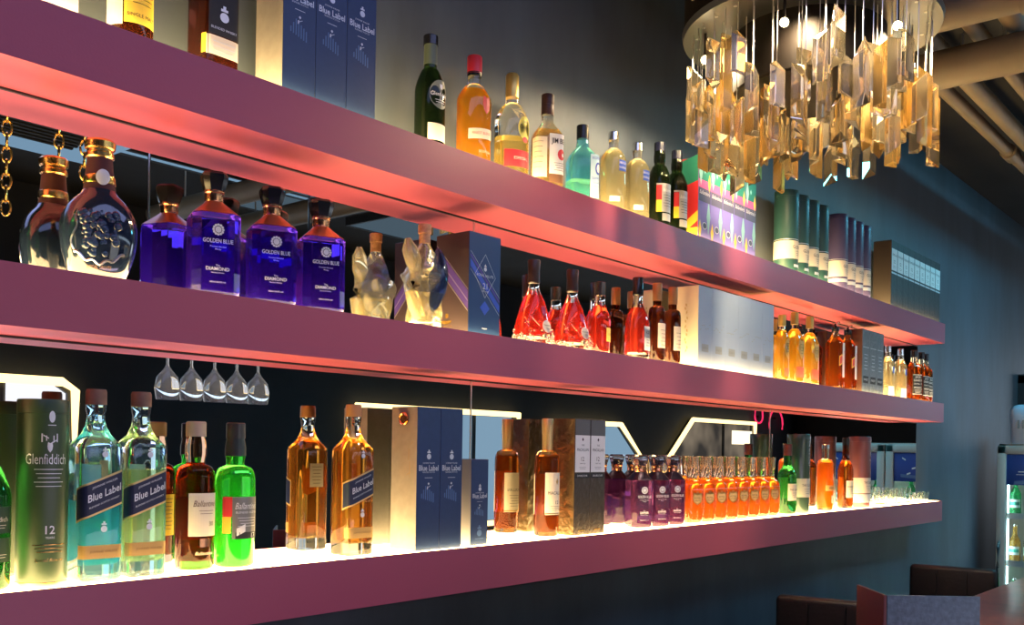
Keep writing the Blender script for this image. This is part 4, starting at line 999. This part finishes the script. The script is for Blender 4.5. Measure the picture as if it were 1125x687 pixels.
t = make_bottle('gin_bottle', 'turquoise glass gin bottle with a black cap on the top shelf', 'bottle', 2.136, .080, 1, SQ4, pr, turq, lime_l, .060, .003, .006, rz=R(-32), cap=(black_gloss, capp(.174, .211, .0165)))
label_part('front_label', t, Surf(SQ4, rx, ry), [mat('ice_blue_print', (.55, .78, .88), .5), royal_blue, white], [('p', .010, .058, .012, .128, .0006, 0, {'nu': 16}), ('p', .024, .044, .074, .108, .0012, 1, {'shape': 'oval'}), ('p', .028, .040, .08, .102, .0016, 2, {'shape': 'oval'}), ('t', 'BOMBAY', .034, .118, .007, .0012, 1, {'maxw': .04}), ('t', 'SAPPHIRE', .034, .064, .007, .0012, 1, {'maxw': .04})] + lines(.034, .052, .03, 4, .009, .0012, 1, .001))
pr = body_prof(.0365, .0365, .150, .184, .0135, .215, 'round')
t = make_bottle('vodka_bottle', 'clear vodka bottle with a silver cap and blue lettering, beside the turquoise bottle', 'bottle', 2.283, .080, 1, ROUND, pr, frost, pale_l, .17, .003, .008, group='clear vodka bottles on the top shelf', rz=R(-38), cap=(chrome, capp(.207, .231, .0150)))
label_part('blue_print', t, Surf(ROUND, .0365, .0365), [royal_blue, white], [('p', .006, .036, .116, .146, .0006, 0), ('t', 'ABSOLUT', .020, .138, .006, .0012, 1, {'maxw': .028}), ('t', 'VODKA', .020, .125, .006, .0012, 1), ('p', -.02, .01, .03, .045, .0006, 1)])
dup(t, place(2.405, .080, 1), 'clear vodka bottle with a silver cap and blue lettering, beside the black green bottles', R(-38))
pr = body_prof(.0335, .0335, .150, .196, .0155, .24, 'round')
t = make_bottle('whisky_bottle', 'black green bottle with red, yellow and grey label, nearest the clear vodka bottles', 'bottle', 2.528, .080, 1, ROUND, pr, black_green, None, rz=R(-20), group='black green bottles on the top shelf', cap=(mat('navy_black_cap', (.012, .014, .035), .25), capp(.236, .263, .0165)), neck=(black_green, [(.20, .0160), (.208, .0176), (.222, .0176), (.236, .0158)]))
bl = [('p', -.030, -.014, .085, .128, .0006, 1, {'nu': 5}), ('p', -.030, -.014, .050, .085, .0006, 2, {'nu': 5}), ('p', -.014, .030, .050, .132, .0006, 0), ('t', "Ballantine's", .008, .115, .010, .0012, 3, {'shear': .35, 'maxw': .038}), ('p', -.012, .030, .024, .046, .0006, 0), ('p', -.030, .030, .129, .134, .0008, 0)] + lines(.008, .1, .034, 5, .008, .0012, 4, .0012)
label_part('front_label', t, Surf(ROUND, .0335, .0335), [mat('silver_grey_label', (.42, .42, .46), .4, metal=.3), red, yellow, white, ink], bl)
dup(t, place(2.628, .080, 1), 'black green bottle with a red, yellow and grey label, next to the colourful cartons')
# colourful cartons
for i in range(5):
    xa = 2.682+i*.0785
    t, F, w, d = carton('gift_box', ords[i] + ' colourful patchwork carton from the left on the top shelf', xa, xa+.0778, 1, .126, .074, .252, (violet, red, green_print), 'colourful cartons on the top shelf')
    hw = w/2-.001
    its = [('p', -hw, hw, .180, .251, .0004, 1), ('p', -hw, hw, .150, .185, .0005, 2), ('p', -hw, hw, .118, .160, .0007, 4), ('t', "Ballantine's", .0, .147, .013, .0012, 5, {'shear': .35, 'maxw': w*.85}),
           ('p', -hw+.002, -.014, .165, .250, .0006, 3, {'shape': 'diamond'}), ('p', .014, hw, .02, .13, .0006, 3, {'shape': 'diamond'}), ('p', -hw+.001, -.018, .001, .06, .0006, 6, {'shape': 'diamond'}), ('p', -.012, .016, .034, .056, .0007, 5, {'shape': 'oval'}), ('p', -.010, .014, .036, .054, .0009, 4, {'shape': 'oval'}), ('p', .02, hw, .15, .21, .0007, 6, {'shape': 'diamond'}), ('p', -.006, .006, .205, .225, .0008, 3, {'shape': 'diamond'})]
    label_part('surface_print', t, F, [violet, green_print, pink, mint, mat('grey_violet_print', (.10, .09, .16), .5), white, yellow], its)
    if i == 0:
        label_part('side_print', t, side_surf(w), [green_print, red, yellow], [('p', -.036, .036, .170, .251, .0004, 0, {'slope': .25, 'nu': 2}), ('p', -.036, .036, .0, .070, .0004, 2, {'slope': .9, 'nu': 2})][:1] + [('p', -.036, .060, .002, .085, .0005, 2, {'shape': 'diamond'})][:0] + [('p', -.036, .036, .030, .062, .0004, 2, {'slope': .7, 'nu': 2}), ('p', -.010, .036, .002, .035, .0004, 2, {'nu': 2})])
# green tubes, purple tubes
teal_tin = mat('teal_green_tin', (.020, .075, .072), .38, spec=.6)
moss_tin = mat('moss_green_tin', (.085, .13, .02), .4)
purple_tin = mat('dark_violet_tin', (.075, .06, .155), .35, spec=.6)
t1 = None
for i in range(4):
    lb = ['first teal green tube with a cream band, right of the colourful cartons', 'second teal green tube with a cream band on the top shelf', 'third teal green tube with a cream band on the top shelf', 'last teal green tube with a cream band, next to the violet tubes'][i]
    loc = place(3.418+i*.0935, .080, 1)
    if t1 is None:
        t1, S = band_tube(lb, 3.418, .080, 1, .0445, .304, teal_tin, '', 'teal green tubes on the top shelf')
        label_part('surface_print', t1, S, [cream, ink, silver_print, moss_tin], [('p', -.14, .14, .052, .118, .0005, 0, {'nu': 50}), ('p', -.135, -.030, .150, .30, .0004, 3, {'slope': -.5, 'nu': 24})][:1] + [('p', -.14, .14, .122, .124, .0006, 2, {'nu': 40}), ('t', 'GLENLIVET', .012, .095, .012, .001, 1, {'maxw': .075}), ('t', "12", .012, .255, .020, .0006, 2), ('t', 'YEARS OF AGE', .012, .20, .007, .0006, 2, {'vert': True}), ('p', -.02, .03, .022, .032, .0006, 2)] + lines(.012, .08, .05, 3, .007, .001, 1, .001))
    else: dup(t1, loc, lb)
t1 = None
for i in range(4):
    lb = ['first violet tube with a pale band, next to the teal green tubes', 'second violet tube with a pale band on the top shelf', 'third violet tube with a pale band on the top shelf', 'last violet tube with a pale band, left of the black cartons'][i]
    loc = place(3.905+i*.0865, .080, 1)
    if t1 is None:
        t1, S = band_tube(lb, 3.905, .080, 1, .0415, .312, purple_tin, '', 'violet tubes on the top shelf')
        label_part('surface_print', t1, S, [ivory, ink, silver_print], [('p', -.13, .13, .058, .122, .0005, 0, {'nu': 50}), ('p', -.13, .13, .126, .128, .0006, 2, {'nu': 40}), ('t', 'GLENLIVET', .012, .1, .012, .001, 1, {'maxw': .07}), ('t', "15", .012, .265, .020, .0006, 2), ('t', 'YEARS OF AGE', .012, .205, .007, .0006, 2, {'vert': True}), ('p', -.13, .13, .036, .05, .0005, 2, {'nu': 40})] + lines(.012, .085, .05, 3, .007, .001, 1, .001))
    else: dup(t1, loc, lb)
bside = mat('black_brown_carton', (.028, .02, .016), .45)
for i in range(9):
    xa = 4.415+i*.0785
    t, F, w, d = carton('gift_box', ords[i] + ' black carton with a white panel from the left on the top shelf', xa, xa+.0778, 1, .124, .08, .298, (black_matte, bside, black_matte), 'black cartons on the top shelf')
    hw = w/2-.003
    label_part('panel_print', t, F, [white, ink, silver_print], [('p', -hw, hw, .165, .262, .0005, 0), ('t', 'THE MACALLAN', 0, .235, .010, .001, 1, {'maxw': .06}), ('t', '12', 0, .205, .016, .001, 1), ('p', -hw, hw, .150, .158, .0005, 2)] + lines(0, .185, .04, 2, .007, .001, 1, .001))

# ------------------------------------------------------------------ chandelier
bronze = mat('bronze_black_metal', (.006, .004, .003), .6, spec=.12)
prism_m = glass('clear_crystal', (1., .90, .70), ior=1.5, body=.035, bodycol=(1., .86, .60))
prism_a = glass('amber_crystal', (1., .72, .30), ior=1.5, body=.09, bodycol=(1., .68, .25))
t = thing('chandelier', 'round black chandelier hung with clear and amber crystal prisms at the top right', 'chandelier', (2.49, -.555, 0))
zd = 2.66
bm = bmesh.new(); loft(bm, sec_se(2, 64), [(zd, .315, .315), (zd+.004, .325, .325), (HC, .325, .325)]); obj('drum', bm, bronze, t)
bm = bmesh.new(); loft(bm, sec_se(2, 48), [(2.50, .19, .19), (2.505, .195, .195), (zd, .195, .195)]); obj('inner_core', bm, bronze, t)
bm = bmesh.new(); loft(bm, sec_se(2, 64), [(zd-.006, .327, .327), (zd+.01, .331, .331), (zd+.012, .326, .326)]); obj('rim', bm, mat('dark_steel_rim', (.16, .16, .16), .35, metal=.9), t)
def prism(w, h, tipd, bot):
    bm = bmesh.new()
    # triangular bar, cut on a slant at both ends
    a = [(-w/2, -w*.28), (w/2, -w*.28), (0, w*.5)]
    b_ = [bm.verts.new((x, y, -h + (bot*(x/w+.5)))) for x, y in a]
    c_ = [bm.verts.new((x, y, -tipd*(1-(x/w+.5)))) for x, y in a]
    bm.faces.new(b_[::-1]); bm.faces.new(c_)
    for k in range(3): bm.faces.new((b_[k], b_[(k+1) % 3], c_[(k+1) % 3], c_[k]))
    bmesh.ops.bevel(bm, geom=list(bm.edges), offset=.0012, segments=1, affect='EDGES')
    return bm
pm = []
for i, (w_, h_, t_, b_, m_) in enumerate(((.040, .13, .040, .025, prism_m), (.038, .15, -.040, -.025, prism_a), (.036, .11, .036, -.02, prism_m), (.042, .16, .040, .03, prism_m), (.038, .13, -.036, .025, prism_a), (.040, .14, .036, .02, prism_m))):
    bm = prism(w_, h_, t_, b_); bmesh.ops.recalc_face_normals(bm, faces=bm.faces)
    me = bpy.data.meshes.new('crystal_prism'); bm.to_mesh(me); bm.free(); finish(me, m_, 0); pm.append((me, h_))
rnd = random.Random(21)
cnt = 0
def hang(r, ang, ztop, i):
    me, h = pm[i]
    o = bpy.data.objects.new('crystal_prism', me); C.objects.link(o); o.parent = t
    o.location = (r*math.cos(ang), r*math.sin(ang), ztop); o.rotation_euler = (0, 0, rnd.uniform(0, 6.28))
    if zd-ztop > .01:
        bm = bmesh.new(); tube(bm, [(0, 0, -.012), (0, 0, zd-ztop+.004)], .0011, 5); obj('hanging_wire', bm, steel, o)
for ring, (r, n, zlo, zhi) in enumerate(((.302, 40, 2.45, 2.60), (.255, 28, 2.44, 2.57), (.222, 20, 2.43, 2.54))):
    for k in range(n):
        ang = 2*PI*(k+.5*ring)/n+rnd.uniform(-.05, .05)
        hang(r, ang, rnd.uniform(zlo, zhi), rnd.randrange(6))
for k in range(10):
    hang(.14*math.sqrt(rnd.random()), rnd.uniform(0, 6.28), rnd.uniform(2.46, 2.495), rnd.randrange(6))
bulb_m = emit('warm_bulb', (1., .80, .45), 18.)
for k in range(6):
    ang = 2*PI*k/6+.2
    bm = bmesh.new(); q = bmesh.new(); bmesh.ops.create_icosphere(q, subdivisions=2, radius=.011); merge(bm, q, Matrix.Translation((.275*math.cos(ang), .275*math.sin(ang), zd-.075)))
    obj('bulb', bm, bulb_m, t)
    bm = bmesh.new(); tube(bm, [(.275*math.cos(ang), .275*math.sin(ang), zd-.066), (.275*math.cos(ang), .275*math.sin(ang), zd)], .004, 6); obj('lamp_stem', bm, bronze, t)
for k in range(26):
    ang = 2*PI*k/26
    bm = bmesh.new(); loft(bm, sec_se(2, 8), [(zd-.007, .005, .005), (zd, .006, .006)])
    for v in bm.verts: v.co.x += .29*math.cos(ang); v.co.y += .29*math.sin(ang)
    obj('hook', bm, steel, t)

# ------------------------------------------------------------------ pipes at the ceiling
beige = mat('beige_pipe_paint', (.20, .155, .10), .5, noise=.12, nscale=6)
def pipe(label, a, b, r, collars=()):
    t = thing('ceiling_pipe', label, 'pipe', a)
    A, B = Vector((0, 0, 0)), Vector(b)-Vector(a)
    bm = bmesh.new(); tube(bm, [A, B], r, 24); obj('pipe_run', bm, beige, t)
    for f in collars:
        p = A.lerp(B, f); d = (B-A).normalized()
        bm = bmesh.new(); tube(bm, [p-d*.05, p-d*.048, p+d*.048, p+d*.05], [r, r+.009, r+.009, r], 24); obj('collar', bm, beige, t)
    hang_pts = (.15, .6, .9)
    bm = bmesh.new()
    for f in hang_pts:
        p = A.lerp(B, f); tube(bm, [(p.x, p.y, p.z), (p.x, p.y, HC-a[2])], .005, 6)
    obj('hanger_rod', bm, steel, t)
pipe('beige pipe along the wall under the ceiling, lowest in view, with a collar', (2.95, -.463, 2.97), (9, -.463, 2.97), .027, (.34, .7))
pipe('beige pipe along the wall under the ceiling, second above the lowest one', (2.95, -.56, 2.97), (9, -.56, 2.97), .034, (.6,))
pipe('beige pipe along the wall under the ceiling, third above the lowest one', (2.95, -.705, 2.97), (9, -.705, 2.97), .026, ())
pipe('beige pipe along the wall under the ceiling, topmost of the four parallel ones', (2.95, -.83, 2.97), (9, -.83, 2.97), .04, ())
pipe('thick beige pipe crossing under the parallel pipes, lower of two beside the chandelier', (3.48, -.42, 2.86), (3.48, -3.6, 2.86), .064, ())
pipe('thick beige pipe crossing at the very top edge beside the chandelier', (3.02, -.5, 2.86), (3.02, -3.6, 2.86), .058, (.16,))

# ------------------------------------------------------------------ fridge
fr_body = mat('beige_white_enamel', (.55, .52, .47), .4)
fx, fw, fd, fh = 6.29, .86, .60, 1.627
t = thing('display_fridge', 'white glass-door drinks fridge with a blue header and green bottles at the right edge', 'fridge', (fx, -.118-fw/2, 0))
bm = bmesh.new()
y0, y1 = -fw/2, fw/2
box(bm, .05, fd, y0, y0+.035, .08, fh); box(bm, .05, fd, y1-.035, y1, .08, fh); box(bm, fd-.03, fd, y0, y1, .08, fh); box(bm, .05, fd, y0, y1, fh-.06, fh); box(bm, .05, fd, y0, y1, .08, .2); box(bm, .02, fd, -.02, .02, .2, fh-.06)
obj('cabinet', bm, fr_body, t)
bm = bmesh.new()
for sy in (-1, 1):
    for xx in (.1, fd-.08): tube(bm, [(xx, sy*(fw/2-.06), 0), (xx, sy*(fw/2-.06), .09)], .02, 10)
obj('foot', bm, black_matte, t)
hdr = mat('blue_header_print', (.02, .07, .32), .35)
shelf_m = mat('white_wire', (.7, .72, .74), .4)
fglass = glass('fridge_door_glass', (.96, .98, .98), ior=1.02)
tealight = emit('cool_fridge_tube', (.62, .95, 1.), 30.)
for s in (-1, 1):
    ya, yb = (y0, -.003) if s < 0 else (.003, y1)
    bm = bmesh.new()
    box(bm, 0, .045, ya, ya+.05, .2, fh-.01, bev=.006); box(bm, 0, .045, yb-.05, yb, .2, fh-.01, bev=.006); box(bm, 0, .045, ya, yb, fh-.06, fh-.01, bev=.006); box(bm, 0, .045, ya, yb, .2, .27, bev=.006)
    d_ = obj('door', bm, fr_body, t)
    bm = bmesh.new(); box(bm, .02, .026, ya+.05, yb-.05, .27, fh-.06); obj('door_glass', bm, fglass, d_, 0)
    bm = bmesh.new(); box(bm, .008, .018, ya+.05, yb-.05, fh-.24, fh-.06, bev=.002); hp = obj('header_panel', bm, hdr, d_)
    mid = (ya+yb)/2
    Sx = lambda u, z, off, mid=mid: Vector((.008-off, mid-u, z))
    label_part('header_print', hp, Sx, [white, pale_blue_print], [('p', -.12, .12, fh-.225, fh-.205, .001, 1, {'slope': .1}), ('p', -.10, -.03, fh-.165, fh-.159, .0012, 0), ('p', -.11, -.02, fh-.180, fh-.177, .0012, 0)] + [('p', -.0+.03*k, .022+.03*k, fh-.16+.01*math.sin(k*2), fh-.15+.01*math.sin(k*2), .0012, 0, {'slope': .6*math.cos(k*2), 'nu': 2}) for k in range(4)])
    hy = yb-.02 if s > 0 else ya+.02
    bm = bmesh.new(); tube(bm, [(0, hy, .75), (-.03, hy, .78), (-.035, hy, .9), (-.03, hy, 1.02), (0, hy, 1.05)], .009, 8); obj('handle', bm, chrome, d_)
for zz in (.24, .60, .92, 1.20):
    bm = bmesh.new(); box(bm, .06, fd-.05, y0+.036, -.021, zz-.008, zz-.0005); box(bm, .06, fd-.05, .021, y1-.036, zz-.008, zz-.0005); box(bm, .058, .062, y0+.04, y1-.04, zz-.015, zz+.02); obj('wire_shelf', bm, shelf_m, t)
for yy in (y0+.045, y1-.045, -.03, .03):
    bm = bmesh.new(); tube(bm, [(.075, yy, .25), (.075, yy, fh-.1)], .008, 8); obj('light_tube', bm, tealight, t)
beer_green = glass('beer_green_glass', (.10, .70, .25), ior=1.4, body=.4, bodycol=(.03, .38, .12))
beer_brown = glass('beer_gold_glass', (.85, .55, .15), ior=1.4, body=.4, bodycol=(.6, .35, .08))
pr = body_prof(.030, .030, .125, .175, .012, .222, 'cos')
def beer(gm, loc, label, group):
    t = thing('beer_bottle', label, 'bottle', loc, 0, group)
    bm = bmesh.new(); loft(bm, ROUND, pr); obj('glass_body', bm, gm, t)
    bm = bmesh.new(); loft(bm, ROUND, [(.22, .0135, .0135), (.223, .0142, .0142), (.23, .0125, .0125)]); obj('cap', bm, chrome, t)
    label_part('front_label', t, Surf(ROUND, .03, .03, start=-.047), [white, green_print], [('p', -.035, .035, .05, .10, .0006, 0), ('p', -.03, .03, .065, .085, .0012, 1)])
    return t
protos = {}
for zz, row, gm in ((.24, 'bottom', 'g'), (.60, 'third', 'g'), (.92, 'second', 'a'), (1.20, 'top', 'g')):
    for k in range(8):
        loc = (fx+.13, -.118-(.075+k*.0775 if k < 4 else .525+(k-4)*.0775), zz)
        if k < 4: lb = '%s small bottle from the left behind the left door on the %s fridge shelf' % (ords[k], row)
        else: lb = '%s small bottle from the left behind the right door on the %s fridge shelf' % (ords[k-4], row)
        if gm not in protos: protos[gm] = beer(beer_green if gm == 'g' else beer_brown, loc, lb, 'bottles in the drinks fridge')
        else: dup(protos[gm], loc, lb)
# white tub on top of the fridge
t = thing('white_tub', 'white plastic tub with a slotted side on top of the fridge', 'tub', (fx+.11, -.118-.15, fh))
bm = bmesh.new(); loft(bm, SQ4, [(0, .085, .085), (.004, .09, .09), (.16, .10, .10), (.20, .098, .098), (.225, .08, .08), (.232, .06, .06)]); obj('tub_body', bm, mat('white_plastic', (.62, .66, .80), .4), t, 50)
bm = bmesh.new()
for k in range(4): box(bm, -.102, -.096, -.045+k*.026, -.033+k*.026, .09, .14)
obj('side_slots', bm, grey_print, t)

# ------------------------------------------------------------------ stools, counter and box
leather = mat('dark_brown_leather', (.012, .008, .008), .5, bump=.15, bscale=60)
def stool(label, x, y, rz):
    t = thing('bar_stool', label, 'stool', (x, y, 0), rz, 'dark padded bar stools by the wall')
    # seat faces +x, back at -x
    bm = bmesh.new(); box(bm, -.18, .20, -.19, .19, .64, .72, bev=.025, seg=3); obj('seat', bm, leather, t, 60)
    bm = bmesh.new(); box(bm, -.215, -.165, -.172, .172, .68, 1.075, bev=.018, seg=4); obj('backrest', bm, leather, t, 60)
    for q in (-.06, .06):
        bm = bmesh.new(); tube(bm, [(-.2158, q, .70), (-.2165, q, .88), (-.2158, q, 1.055)], .0025, 6); obj('piping', bm, black_matte, t)
    for sx in (-1, 1):
        for sy in (-1, 1):
            bm = bmesh.new(); tube(bm, [(sx*.15, sy*.15, .65), (sx*.19, sy*.19, 0)], .016, 10); obj('leg', bm, black_matte, t)
    bm = bmesh.new()
    c = [(.178, .178, .25), (.178, -.178, .25), (-.178, -.178, .25), (-.178, .178, .25)]
    for a_, b_ in zip(c, c[1:]+c[:1]): tube(bm, [a_, b_], .010, 8)
    obj('foot_rail', bm, chrome, t)
    return t
s1 = stool('dark padded bar stool by the wall, nearer one below the end of the glowing shelf', 3.34, -.345, R(8))
dup(s1, (4.66, -.36, 0), 'dark padded bar stool by the wall, farther one in front of the fridge', R(8))
t = thing('bar_counter', 'bar counter with a glossy red brown wooden top in the bottom right corner', 'counter', (0, 0, 0))
redwood = mat('red_brown_wood', (.34, .11, .075), .3, noise=.25, nscale=12)
bm = bmesh.new(); box(bm, 1.35, 5.9, -1.22, -.63, 1.0, 1.04, bev=.006); obj('counter_top', bm, redwood, t)
bm = bmesh.new(); box(bm, 1.45, 5.8, -1.18, -.98, 0, 1.0); obj('counter_base', bm, black_matte, t)
t = thing('counter_screen', 'grey panel with a red brown side wing standing on the bar counter', 'screen', (1.985, -1.0445, 1.0405), R(-50.2))
greyfab = mat('grey_woven_laminate', (.125, .185, .20), .6, noise=.25, nscale=90, bump=.2, bscale=200)
wine = mat('wine_brown_wood', (.16, .045, .04), .45)
bm = bmesh.new(); box(bm, -.09, .09, 0, .006, 0, .2385, bev=.0008); obj('front_panel', bm, greyfab, t)
bm = bmesh.new(); box(bm, -.0965, -.0905, .001, .15, 0, .2385, bev=.0008); obj('side_panel', bm, wine, t)

# ------------------------------------------------------------------ lights
def area(name, loc, target, size, sy, col, e):
    l = bpy.data.lights.new(name, 'AREA'); l.shape = 'RECTANGLE'; l.size = size; l.size_y = sy; l.color = col; l.energy = e
    o = bpy.data.objects.new(name, l); C.objects.link(o); o.location = loc
    o.rotation_euler = (Vector(target)-Vector(loc)).to_track_quat('-Z', 'Y').to_euler()
    return o
area('added_violet_fill', (.8, -1.6, 3.09), (.8, -1.45, 0), 3.6, .9, (.42, .50, 1.), 24)  # unseen fill, added to tint the shelf fronts violet
area('added_cyan_fill', (5.8, -1.5, 3.09), (5.8, -1.2, 0), 1.2, .4, (.14, .72, 1.), 44)  # unseen fill, added to turn the far wall teal
area('added_low_fill', (1.4, -2.2, .78), (1.5, -.1, 1.35), 2.6, .25, (.86, .66, 1.), 9.5)  # unseen fill, added low down to brighten the bottom shelf front
for k in range(4):
    l = bpy.data.lights.new('chandelier_glow', 'SPOT'); l.energy = (46, 24, 28, 75)[k]; l.color = (1., .76, .45); l.shadow_soft_size = .03
    l.spot_size = R(165); l.spot_blend = .4
    o = bpy.data.objects.new('chandelier_glow', l); C.objects.link(o)
    o.location = (2.49+.235*math.cos(k*PI/2+.4), -.555+.235*math.sin(k*PI/2+.4), zd-.05)

w = bpy.data.worlds.new('dim_room'); sc.world = w; w.use_nodes = True
w.node_tree.nodes['Background'].inputs['Color'].default_value = (.30, .36, .55, 1)
w.node_tree.nodes['Background'].inputs['Strength'].default_value = .05

# ------------------------------------------------------------------ camera
cam = bpy.data.cameras.new('camera'); co = bpy.data.objects.new('camera', cam); C.objects.link(co)
al, roll = R(39.78), .016555
fwd = Vector((math.cos(al), math.sin(al), 0)); up = Vector((0, 0, 1)); right = fwd.cross(up)
# the photograph is turned slightly clockwise
r2 = right*math.cos(roll)+up*math.sin(roll); u2 = up*math.cos(roll)-right*math.sin(roll)
M = Matrix((r2, u2, -fwd)).transposed().to_4x4(); M.translation = Vector((0, -1.63, 1.55))
co.matrix_world = M
cam.sensor_width = 36; cam.lens = 36*1080/1125; cam.shift_x = 0; cam.shift_y = (493.41-343.5)/1125
cam.clip_start = .02; cam.clip_end = 60
sc.camera = co

sc.view_settings.view_transform = 'Standard'; sc.view_settings.look = 'None'
sc.view_settings.exposure = 0; sc.view_settings.gamma = 1; sc.view_settings.use_curve_mapping = False
cy = sc.cycles
cy.max_bounces = 14; cy.diffuse_bounces = 4; cy.glossy_bounces = 6; cy.transmission_bounces = 12; cy.transparent_max_bounces = 8
cy.caustics_reflective = False; cy.caustics_refractive = True; cy.blur_glossy = .3
cy.sample_clamp_indirect = 6.; cy.sample_clamp_direct = 0
cy.use_denoising = True
try:
    cy.denoiser = 'OPENIMAGEDENOISE'; cy.denoising_input_passes = 'RGB_ALBEDO_NORMAL'
except Exception: pass
cy.use_adaptive_sampling = True; cy.adaptive_threshold = .015
